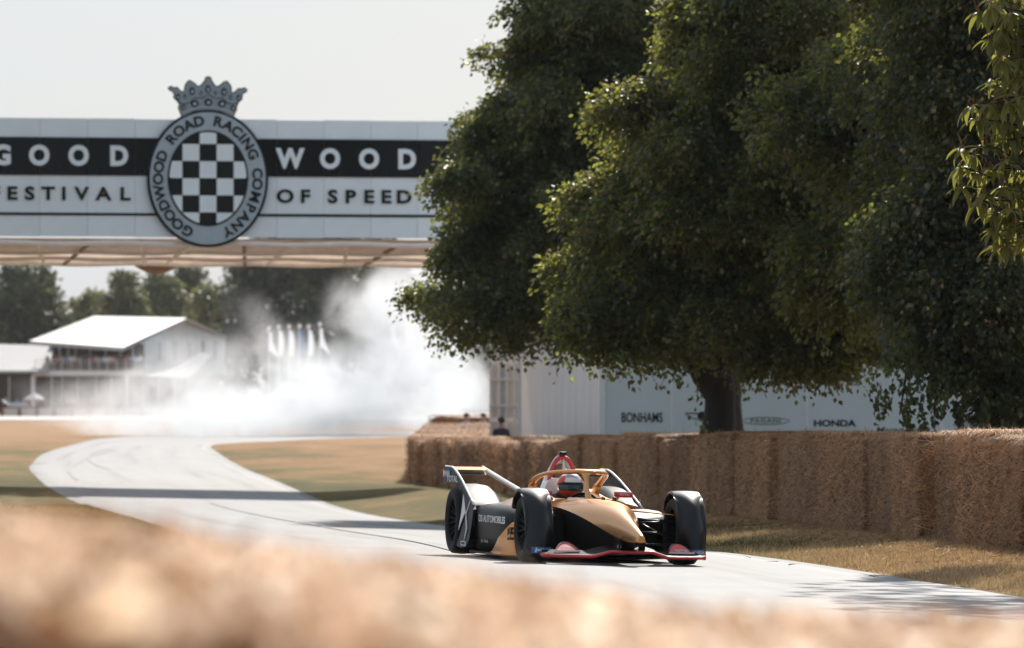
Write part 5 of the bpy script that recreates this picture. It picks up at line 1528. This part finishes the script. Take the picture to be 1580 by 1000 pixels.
# front wheel pods
for sy in (-1, 1):
    Yo, Yi = .893, .600
    pr = prof([(-.235, .50), (-.21, .61), (-.13, .686), (-.02, .702), (.10, .678), (.21, .630), (.31, .555), (.39, .45), (.45, .33), (.48, .20), (.485, .085)], 30)
    rg = []
    for i, (X_, z) in enumerate(pr):
        t = i / 29
        v = Vector((X_, z - .318)); a_ = math.atan2(v.y, v.x)
        ri = .352
        I = (ri * math.cos(a_), .318 + ri * math.sin(a_)) if z > .33 else (.352, z)
        yo = Yo - .012 * t; yi = Yi + .015 * t
        cr_ = .006
        fr = min(1, max(0, (t - .30) / .35)); fr = fr * fr * (3 - 2 * fr)
        nx, nz = v.x / v.length, v.y / v.length
        def pt(y, f, bulge=0):
            u = (y - (yo + yi) / 2) / ((yo - yi) / 2)
            back = (.13 * fr) * u * u          # the front is rounded in plan
            return (I[0] + (X_ - I[0]) * f + nx * bulge - back * f, sy * y, I[1] + (z - I[1]) * f + nz * bulge)
        rg.append([pt(yo - .012, 0), pt(yo, .25), pt(yo, .62), pt(yo - .006, .90), pt(yo - .02, 1.0)] + [pt(yo - .02 + (yi - yo + .04) * k / 8, 1.0, cr_ * math.sin(math.pi * k / 8)) for k in range(1, 8)] + [pt(yi + .02, 1.0), pt(yi + .006, .90), pt(yi, .6), pt(yi, .2), pt(yi + .012, 0)])
    o = MB().loft(rg).build('wheel_pod', M['black_paint'], car, smooth=True, angle=60)
    # maker's label low on the front
    def fx(y): return .4855 - .13 * ((y - .745) / .143) ** 2
    ln = MB(); rg = []
    for k in range(13):
        y = .650 + .19 * k / 12
        rg.append([(fx(y) + .004, sy * y, .094), (fx(y) + .006, sy * y, .156), (fx(y) - .01, sy * y, .156), (fx(y) - .01, sy * y, .094)])
    lb = ln.loft(rg).build('label', M['label_blue'], o)
    tm = text_mesh('lettering', 'MICHELIN', .040, M['decal_white'], .014, .001, .95, .15)
    tm.transform(Matrix.Rotation(R(90), 4, 'X')); tm.transform(Matrix.Rotation(R(90), 4, 'Z'))
    tm.transform(Matrix.Translation((0, sy * .740 + .022, .125)))
    for v in tm.vertices: v.co.x += fx(abs(v.co.y)) + .0085
    mesh_obj('lettering', tm, lb)
    ys_ = [sy * .740 + q for q in (-.094, -.070)]
    fm = MB()
    fm.tube([(fx(abs(sy * .740 - .066)) + .008, sy * .740 - .066, .105), (fx(abs(sy * .740 - .062)) + .008, sy * .740 - .062, .135), (fx(abs(sy * .740 - .058)) + .008, sy * .740 - .058, .148)], [.012, .008, .006], n=6)
    fm.build('label_figure', M['decal_white'], lb)
if True:
    # red script on the left pod's shoulder
    tm = text_mesh('lettering', 'VOLTA', .05, M['red'], .012, .001)
# rear wheel pods: panel before the tyre, rising into the wing endplate
def yplate(z): return .905 - .13 * max(0, z - .25)
for sy in (-1, 1):
    arc = [(-3.1 + .372 * math.cos(a), .332 + .372 * math.sin(a)) for a in np.linspace(R(-42), R(104), 22)]
    outl = [(-2.60, .07)] + [(-2.36, .085), (-2.20, .16), (-2.14, .30), (-2.15, .46), (-2.22, .50)] + [tuple(p) for p in prof([(-2.22, .50), (-2.6, .62), (-3.1, .765), (-3.46, .845)], 8)[1:]] + [(-3.60, .862), (-3.92, .866), (-3.95, .79), (-3.80, .70), (-3.45, .72)] + arc[::-1]
    bm = bmesh.new()
    vv = [bm.verts.new((p[0], sy * yplate(p[1]), p[1])) for p in outl]
    f = bm.faces.new(vv); bmesh.ops.triangulate(bm, faces=[f])
    r_ = bmesh.ops.extrude_face_region(bm, geom=list(bm.faces))
    for v in r_['geom']:
        if isinstance(v, bmesh.types.BMVert): v.co.y -= sy * .028
    bmesh.ops.recalc_face_normals(bm, faces=bm.faces)
    me = bpy.data.meshes.new('rear_endplate'); bm.to_mesh(me); bm.free(); me.materials.append(M['satin_black'])
    ep = mesh_obj('rear_endplate', me, car)
    # highlight along the top edge, put into a white strip
    eg = [(p[0], sy * (yplate(p[1]) - .014), p[1] + .004) for p in outl[5:16]]
    MB().tube(eg, .012, n=6).build('painted_highlight', M['decal_white'], ep, smooth=True)
    # body of the pod
    rg = []
    for X_, yi, z0, z1 in ((-2.15, .78, .30, .42), (-2.22, .74, .16, .50), (-2.4, .70, .09, .55), (-2.62, .68, .08, .60), (-2.74, .68, .09, .62)):
        rg.append([(X_, sy * yi, z0), (X_, sy * (yplate(.2) - .02), z0), (X_, sy * (yplate(z1) - .02), z1), (X_, sy * yi, z1)])
    MB().loft(rg).build('rear_pod', M['satin_black'], car, smooth=True, angle=35)
    # glossy cover over the rear wheel, inside the endplate
    rg = []
    for X_, z in prof([(-2.20, .47), (-2.4, .545), (-2.65, .635), (-2.9, .690), (-3.15, .702), (-3.35, .675), (-3.55, .60)], 18):
        rg.append([(X_, sy * (yplate(z) - .03), z), (X_, sy * .66, z + .004), (X_, sy * .57, z - .012), (X_, sy * .50, z - .07), (X_, sy * .46, z - .20), (X_, sy * .47, z - .22), (X_, sy * .58, z - .06), (X_, sy * (yplate(z) - .03), z - .03)])
    MB().loft(rg).build('rear_wheel_cover', M['satin_black'], car, smooth=True, angle=50)
    # rear wing half and the blade that ties it to the engine cover
    wp = [(-3.56, .842), (-3.68, .872), (-3.86, .868), (-3.95, .845), (-3.88, .838), (-3.70, .842)]
    MB().prism(wp, 1, sy * (yplate(.85) - .025), sy * .46).build('rear_wing', M['gold'], car, smooth=True, angle=40)
    MB().prism([(-3.50, .795), (-3.62, .822), (-3.84, .80), (-3.64, .795)], 1, sy * (yplate(.8) - .025), sy * .47).build('rear_wing_flap', M['black_paint'], car, smooth=True, angle=40)
    rg = []
    for X_, y, z, c, th in prof([(-3.74, .455, .855, .36, .03), (-3.55, .42, .815, .34, .03), (-3.2, .36, .74, .32, .03), (-2.85, .29, .665, .34, .03), (-2.6, .22, .60, .40, .03)], 14):
        rg.append([(X_ + c * .5, sy * y, z - .045), (X_ + c * .5, sy * (y - .02), z - .035), (X_ - c * .4, sy * (y - .03), z + .02), (X_ - c * .5, sy * (y - .005), z + .005), (X_ - c * .4, sy * (y + .01), z - .01)])
    bl = MB().loft(rg).build('wing_strut', M['black_paint'], car, smooth=True, angle=40)
    MB().tube([(p[0] - p[3] * .42, sy * (p[1] - .02), p[2] + .02) for p in prof([(-3.74, .455, .855, .36), (-3.55, .42, .815, .34), (-3.2, .36, .74, .32), (-2.85, .29, .665, .34), (-2.6, .22, .60, .40)], 12)], .009, n=6).build('painted_highlight', M['decal_white'], bl)  # white strip painted in as the highlight on the blade's upper edge
    # lettering on the endplate (outer face)
    def side_text(s, x, z, size, material, xs=1.0, bold=.01, parent=ep, y=None):
        tm = text_mesh('lettering', s, size, M[material], bold, .001, xs)
        tm.transform(Matrix.Rotation(R(90), 4, 'X'))
        if sy > 0: tm.transform(Matrix.Rotation(R(180), 4, 'Z'))
        yy = yplate(z) + .004 if y is None else y
        return mesh_obj('lettering', tm, parent, (x, sy * yy, z))
    side_text('TOTAL', -3.42, .715 + .03, .085, 'decal_white', 2.0)
    lb = MB().box((-3.72, sy * (yplate(.80) + .004), .80), (.30, .004, .065)).build('label', M['label_blue'], ep)
    side_text('MICHELIN', -3.70, .80, .05, 'decal_white', 1.25, .014, lb, yplate(.80) + .009)
    MB().box((-3.885, sy * (yplate(.80) + .004), .80), (.05, .006, .075)).build('label_edge', M['gold'], lb)
    # angular emblem: two facing spiked marks
    def mark(pts, nme='emblem_mark'):
        pp = [(x, sy * (yplate(z) + .003), z) for x, z in pts]; qq = [(x, sy * (yplate(z) - .003), z) for x, z in pts]
        return MB().loft([qq, pp]).build(nme, M['decal_white'], ep)
    cx0 = -2.50
    mark([(cx0 - .24, .60), (cx0 - .205, .57), (cx0 - .05, .455), (cx0 - .02, .42), (cx0 - .07, .39), (cx0 - .24, .24), (cx0 - .215, .40)])
    mark([(cx0 + .17, .595), (cx0 + .04, .45), (cx0 - .005, .425), (cx0 + .02, .40), (cx0 + .045, .425), (cx0 + .13, .52)])
    mark([(cx0 - .005, .415), (cx0 + .13, .27), (cx0 + .02, .105), (cx0 + .05, .13), (cx0 + .175, .265), (cx0 + .03, .405)])
    lb = MB().box((-2.47, sy * (yplate(.13) + .003), .115), (.24, .004, .045)).build('label', M['decal_white'], ep)
    side_text('PIRTEK', -2.47, .115, .036, 'ink', 1.5, .01, lb, yplate(.1) + .007)
    side_text('DS AUTOMOBILES', -1.40, .375, .095, 'decal_white', 1.62, .012, car, .848)
    side_text('DS   TOTAL', -1.72, .155, .038, 'decal_grey', 1.7, .006, car, .848)
    side_text('25', -.82, .245, .17, 'ink', 1.5, .03, car, .80)
# gold accents by the cockpit flanks
for sy in (-1, 1):
    MB().loft([[(-2.35, sy * .36, .50), (-2.35, sy * .62, .50), (-2.35, sy * .5, .54)], [(-2.1, sy * .36, .50), (-2.1, sy * .66, .50), (-2.1, sy * .46, .60)], [(-1.6, sy * .36, .50), (-1.6, sy * .55, .50), (-1.6, sy * .40, .58)]]).build('shoulder_panel', M['gold'], car, smooth=True, angle=40)
# suspension
for sy in (-1, 1):
    for a, b_ in (((-.12, .22, .43), (.0, .66, .41)), ((.28, .17, .40), (.02, .66, .41)), ((-.2, .2, .18), (.0, .66, .19)), ((.35, .12, .20), (.02, .66, .19)), ((-.10, .24, .44), (.06, .64, .22)), ((.16, .15, .31), (.13, .66, .30))):
        MB().tube([a, tuple((Vector(a) + Vector(b_)) / 2), b_], [.017, .014, .017], n=8, flat=.6).build('suspension_arm', M['suspension'], car, smooth=True)
    MB().tube([(-.45, sy * .33, .50), (-.2, sy * .5, .485), (.0, sy * .66, .475)], [.022, .018, .018], n=8, flat=.4).build('steering_arm', M['gold'], car, smooth=True) if sy > 0 else None
    for a, b_ in (((-2.9, .2, .40), (-3.1, .64, .40)), ((-3.3, .2, .2), (-3.1, .64, .2))):
        MB().tube([(a[0], sy * a[1], a[2]), (b_[0], sy * b_[1], b_[2])], .016, n=6).build('suspension_arm', M['suspension'], car)
for o in [c for c in car.children if c.name.startswith('suspension_arm')][:0]: pass
# mirror the front arms to the left side is done by sign below
for c in [c for c in list(car.children) if c.name.split('.')[0] == 'suspension_arm']:
    ys = [v.co.y for v in c.data.vertices]
    pass
# front wing
def wing_z(y):
    a = abs(y)
    return .128 - .048 * min(1, max(0, (a - .20) / .16)) ** 1.0 * (1 if a > .2 else 0)
WS = .755
ysw = np.linspace(-WS, WS, 61)
rg = []
for y in ysw:
    z = wing_z(y); z = z if abs(abs(y) - .28) > .1 else z
    xf = 1.02 - .22 * (abs(y) / WS) ** 2
    rg.append([(xf, y, z), (xf - .04, y, z + .018), (xf - .22, y, z + .03), (xf - .36, y, z + .055), (xf - .22, y, z + .012), (xf - .03, y, z - .010)])
fw = MB().loft(rg).build('front_wing', M['carbon'], car, smooth=True, angle=40)
MB().tube([(1.025 - .22 * (abs(y) / WS) ** 2, y, wing_z(y) + .004) for y in ysw], .0165, n=8).build('leading_edge', M['red'], fw, smooth=True)
for sy in (-1, 1):
    MB().tube([(.81, sy * WS, .083), (.70, sy * (WS + .02), .085), (.55, sy * (WS + .02), .09)], [.018, .022, .016], n=8, flat=1.1).build('wing_tip', M['red'], fw, smooth=True)
    # red upper flap with a pale foot
    fl = prof([(.42, .125), (.50, .19), (.60, .215), (.70, .19), (.79, .125)], 12)
    rg = [[(.80 - .30 * (.3 + .7 * (z - .12) / .09) * (1 if True else 0) * k, sy * yy, z) for k in (0, 1)] for yy, z in [(.5, .13)]]
    fpts = [(yy, z) for yy, z in prof([(.435, .125), (.46, .165), (.515, .205), (.58, .20), (.635, .16), (.665, .125)], 14)]
    mbf = MB(); front, back = [], []
    for yy, z in fpts:
        front.append((.72 - (z - .12) * 1.6, sy * yy, z)); back.append((.70 - (z - .12) * 1.6 - .03, sy * yy, z + .004))
    front += [(.72, sy * fpts[-1][0], .118), (.72, sy * fpts[0][0], .118)]; back += [(.69, sy * fpts[-1][0], .118), (.69, sy * fpts[0][0], .118)]
    mbf.loft([back, front])
    fo = mbf.build('wing_flap', M['red'], fw)
    MB().tube([(.715 - (z - .12) * 1.6, sy * yy, z + .003) for yy, z in fpts], .006, n=5).build('flap_edge', M['black_paint'], fo)
    MB().box((.724, sy * .555, .126), (.012, .25, .016)).build('flap_foot', M['decal_white'], fo)
    MB().box((.68, sy * .555, .100), (.10, .24, .022)).build('flap_mount', M['black_paint'], fo)
    tm = text_mesh('lettering', 'TOTAL', .030, M['decal_white'], .012, .002, 1.4)
    tm.transform(Matrix.Rotation(R(90), 4, 'X')); tm.transform(Matrix.Rotation(R(90), 4, 'Z')); 
    mesh_obj('lettering', tm, fo, (.705, sy * .555, .147), (0, R(-32), 0))
    MB().prism([(1.0, .14), (.80, .15), (.78, .26), (1.05, .24)], 1, sy * .12 - .008, sy * .12 + .008).build('wing_pylon', M['black_paint'], fw)
MB().lathe([(.0, 0), (.021, 0), (.021, .006), (.013, .006), (.012, .002), (0, .002)], 0, 20, c=(1.0, -.12, .185)).build('round_badge', M['decal_grey'], fw)
for yy in (-.30, .02): pass

# ------------------------------------------------------------------ driver
drv = empty('person', (0, 0, 0)); drv.matrix_world = car.matrix_world.copy()
tag(drv, 'driver in a red and white helmet with a tinted visor, seated in the racing car', 'person')
J = [((-1.62, 0, .46), (.14, .17)), ((-1.66, 0, .56), (.11, .16)), ((-1.68, 0, .62), (.09, .15)), ((-1.66, 0, .66), .06), ((-1.64, 0, .71), .07),
     ((-1.64, .17, .59), .065), ((-1.42, .22, .52), .05), ((-1.2, .12, .56), .042), ((-1.14, .09, .575), .04),
     ((-1.64, -.17, .59), .065), ((-1.42, -.22, .52), .05), ((-1.2, -.12, .56), .042), ((-1.14, -.09, .575), .04)]
bd = skin_body(J, [(0, 1), (1, 2), (2, 3), (3, 4), (2, 5), (5, 6), (6, 7), (7, 8), (2, 9), (9, 10), (10, 11), (11, 12)])
bd.materials.append(M['shirt_black'])
mesh_obj('race_suit', bd, drv)
MB().tube([(-1.12, .13 * math.cos(a), .58 + .07 * math.sin(a)) for a in np.linspace(0, 2 * math.pi, 17)], .014, n=6).build('steering_wheel', M['satin_black'], car)
# helmet: shell, chin, visor
hc = Vector((-1.62, -.02, .712)); hr = .138
def shell(a0, a1, e0, e1, grow, name, m_, parent, nA=28, nE=16):
    vs, fs = [], []
    for i in range(nE + 1):
        e = e0 + (e1 - e0) * i / nE
        for j in range(nA + 1):
            a = a0 + (a1 - a0) * j / nA
            x = math.cos(e) * math.cos(a); y = math.cos(e) * math.sin(a); z = math.sin(e)
            sx = 1.10 if x > 0 else 1.02
            if z < -.1 and x > 0: sx += .10 * min(1, -z * 1.6)
            zz = z * 1.02 if z > 0 else z * .92
            vs.append(tuple(hc + Vector((x * hr * sx, y * hr * .95, zz * hr)) * grow))
        if i:
            for j in range(nA):
                k = (i - 1) * (nA + 1) + j; fs.append((k, k + 1, k + nA + 2, k + nA + 1))
    return MB().add(vs, fs).build(name, M[m_], parent, smooth=True)
hel = shell(-math.pi, math.pi, R(-62), R(90), 1.0, 'helmet', 'white_paint', drv)
shell(R(-128), R(128), R(-62), R(-18), 1.012, 'chin_band', 'orange_red', hel)
shell(R(-72), R(72), R(-19), R(7), 1.022, 'visor', 'visor', hel)
shell(R(-78), R(78), R(6), R(17), 1.026, 'visor_strip', 'black_paint', hel, 28, 4)
shell(R(-150), R(-40), R(4), R(46), 1.010, 'side_flash', 'orange_red', hel)
shell(R(60), R(150), R(0), R(52), 1.010, 'side_flash', 'orange_red', hel)
shell(R(52), R(76), R(14), R(34), 1.03, 'visor_pivot', 'red', hel, 8, 6)
shell(R(-76), R(-52), R(14), R(34), 1.03, 'visor_pivot', 'red', hel, 8, 6)
shell(R(-40), R(40), R(40), R(62), 1.010, 'crown_patch', 'decal_grey', hel, 14, 6)

# ------------------------------------------------------------------ tyre smoke drifting over the road
def smoke():
    c = Vector((-9.0, 268, 4.6)); ext = Vector((16.5, 40, 6.3))
    me = MB().box((0, 0, 0), (ext.x * 2, ext.y * 2, ext.z * 2)).mesh('tyre_smoke', [])
    o = mesh_obj('tyre_smoke', me, None, c)
    tag(o, kind='stuff')
    m = bpy.data.materials.new('tyre_smoke'); m.use_nodes = True
    nt = m.node_tree; N, L = nt.nodes, nt.links
    N.clear()
    out = N.new('ShaderNodeOutputMaterial'); pv_ = N.new('ShaderNodeVolumePrincipled')
    pv_.inputs['Color'].default_value = (.935, .95, .96, 1); pv_.inputs['Anisotropy'].default_value = .1
    L.new(pv_.outputs[0], out.inputs['Volume'])
    g = N.new('ShaderNodeNewGeometry')
    # warped position
    sc0 = N.new('ShaderNodeVectorMath'); sc0.operation = 'MULTIPLY'; sc0.inputs[1].default_value = (1, .35, 1); L.new(g.outputs['Position'], sc0.inputs[0])
    wz = N.new('ShaderNodeTexNoise'); wz.inputs['Scale'].default_value = .22; wz.inputs['Detail'].default_value = 1; L.new(sc0.outputs[0], wz.inputs['Vector'])
    ws_ = N.new('ShaderNodeVectorMath'); ws_.operation = 'MULTIPLY_ADD'; ws_.inputs[1].default_value = (3.4, 3, 2.6); L.new(wz.outputs['Color'], ws_.inputs[0])
    ws_.inputs[2].default_value = (-1.7, -1.5, -1.3)
    ad = N.new('ShaderNodeVectorMath'); L.new(ws_.outputs[0], ad.inputs[0]); L.new(g.outputs['Position'], ad.inputs[1])
    total = None
    def W(px, py, d_): return P(px, py, d_)
    blobs = [  # px, py, distance, half sizes in px (x, z), depth half size m, weight
        (560, 600, 262, 200, 92, 16, 1.5), (460, 635, 258, 250, 46, 18, 1.5), (655, 560, 268, 135, 115, 14, 1.2), (605, 490, 266, 92, 80, 12, 1.5), (625, 440, 268, 75, 62, 10, .9),
        (300, 655, 255, 270, 40, 18, 1.0), (690, 630, 255, 110, 60, 12, 1.0), (540, 475, 270, 64, 62, 10, .38), (455, 550, 264, 95, 70, 10, .2), (210, 622, 262, 200, 72, 14, .62), (410, 575, 272, 130, 75, 12, .42), (720, 590, 272, 75, 80, 10, .7),
        (395, 500, 274, 60, 62, 9, .16), (300, 600, 262, 160, 85, 14, .45)]
    for (px, py, d_, rx, rz_, ry, wt) in blobs:
        p = W(px, py, d_)
        s1 = N.new('ShaderNodeVectorMath'); s1.operation = 'SUBTRACT'; s1.inputs[1].default_value = p; L.new(ad.outputs[0], s1.inputs[0])
        s2 = N.new('ShaderNodeVectorMath'); s2.operation = 'MULTIPLY'; k = d_ / F
        s2.inputs[1].default_value = (1 / (rx * k), 1 / ry, 1 / (rz_ * k)); L.new(s1.outputs[0], s2.inputs[0])
        ln = N.new('ShaderNodeVectorMath'); ln.operation = 'LENGTH'; L.new(s2.outputs[0], ln.inputs[0])
        mr = N.new('ShaderNodeMapRange'); mr.interpolation_type = 'SMOOTHSTEP'; mr.inputs[1].default_value = 1.0; mr.inputs[2].default_value = .25; mr.inputs[3].default_value = 0; mr.inputs[4].default_value = wt
        L.new(ln.outputs['Value'], mr.inputs[0])
        if total is None: total = mr.outputs[0]
        else:
            a = N.new('ShaderNodeMath'); a.operation = 'ADD'; L.new(total, a.inputs[0]); L.new(mr.outputs[0], a.inputs[1]); total = a.outputs[0]
    nz = N.new('ShaderNodeTexNoise'); nz.inputs['Scale'].default_value = .62; nz.inputs['Detail'].default_value = 7; nz.inputs['Roughness'].default_value = .6; nz.inputs['Distortion'].default_value = .9
    L.new(sc0.outputs[0], nz.inputs['Vector'])
    nr_ = N.new('ShaderNodeMapRange'); nr_.inputs[1].default_value = .41; nr_.inputs[2].default_value = .60; nr_.inputs[3].default_value = .02; nr_.inputs[4].default_value = 1.0
    L.new(nz.outputs['Fac'], nr_.inputs[0])
    mu = N.new('ShaderNodeMath'); mu.operation = 'MULTIPLY'; L.new(total, mu.inputs[0]); L.new(nr_.outputs[0], mu.inputs[1])
    de = N.new('ShaderNodeMath'); de.operation = 'MULTIPLY'; de.inputs[1].default_value = .2; L.new(mu.outputs[0], de.inputs[0])
    L.new(de.outputs[0], pv_.inputs['Density'])
    me.materials.append(m)
smoke()

# ------------------------------------------------------------------ summer haze over the park
hz = MB().box((50, 1420, 14.5), (3600, 3060, 35)).mesh('haze', [])
ho = tag(mesh_obj('haze', hz), kind='stuff')
hm_ = bpy.data.materials.new('haze'); hm_.use_nodes = True
hn = hm_.node_tree; hn.nodes.clear()
ho_ = hn.nodes.new('ShaderNodeOutputMaterial'); hv = hn.nodes.new('ShaderNodeVolumePrincipled')
hv.inputs['Color'].default_value = (.86, .93, .97, 1); hv.inputs['Density'].default_value = .000045; hv.inputs['Anisotropy'].default_value = .2
hn.links.new(hv.outputs[0], ho_.inputs['Volume'])
hz.materials.append(hm_)
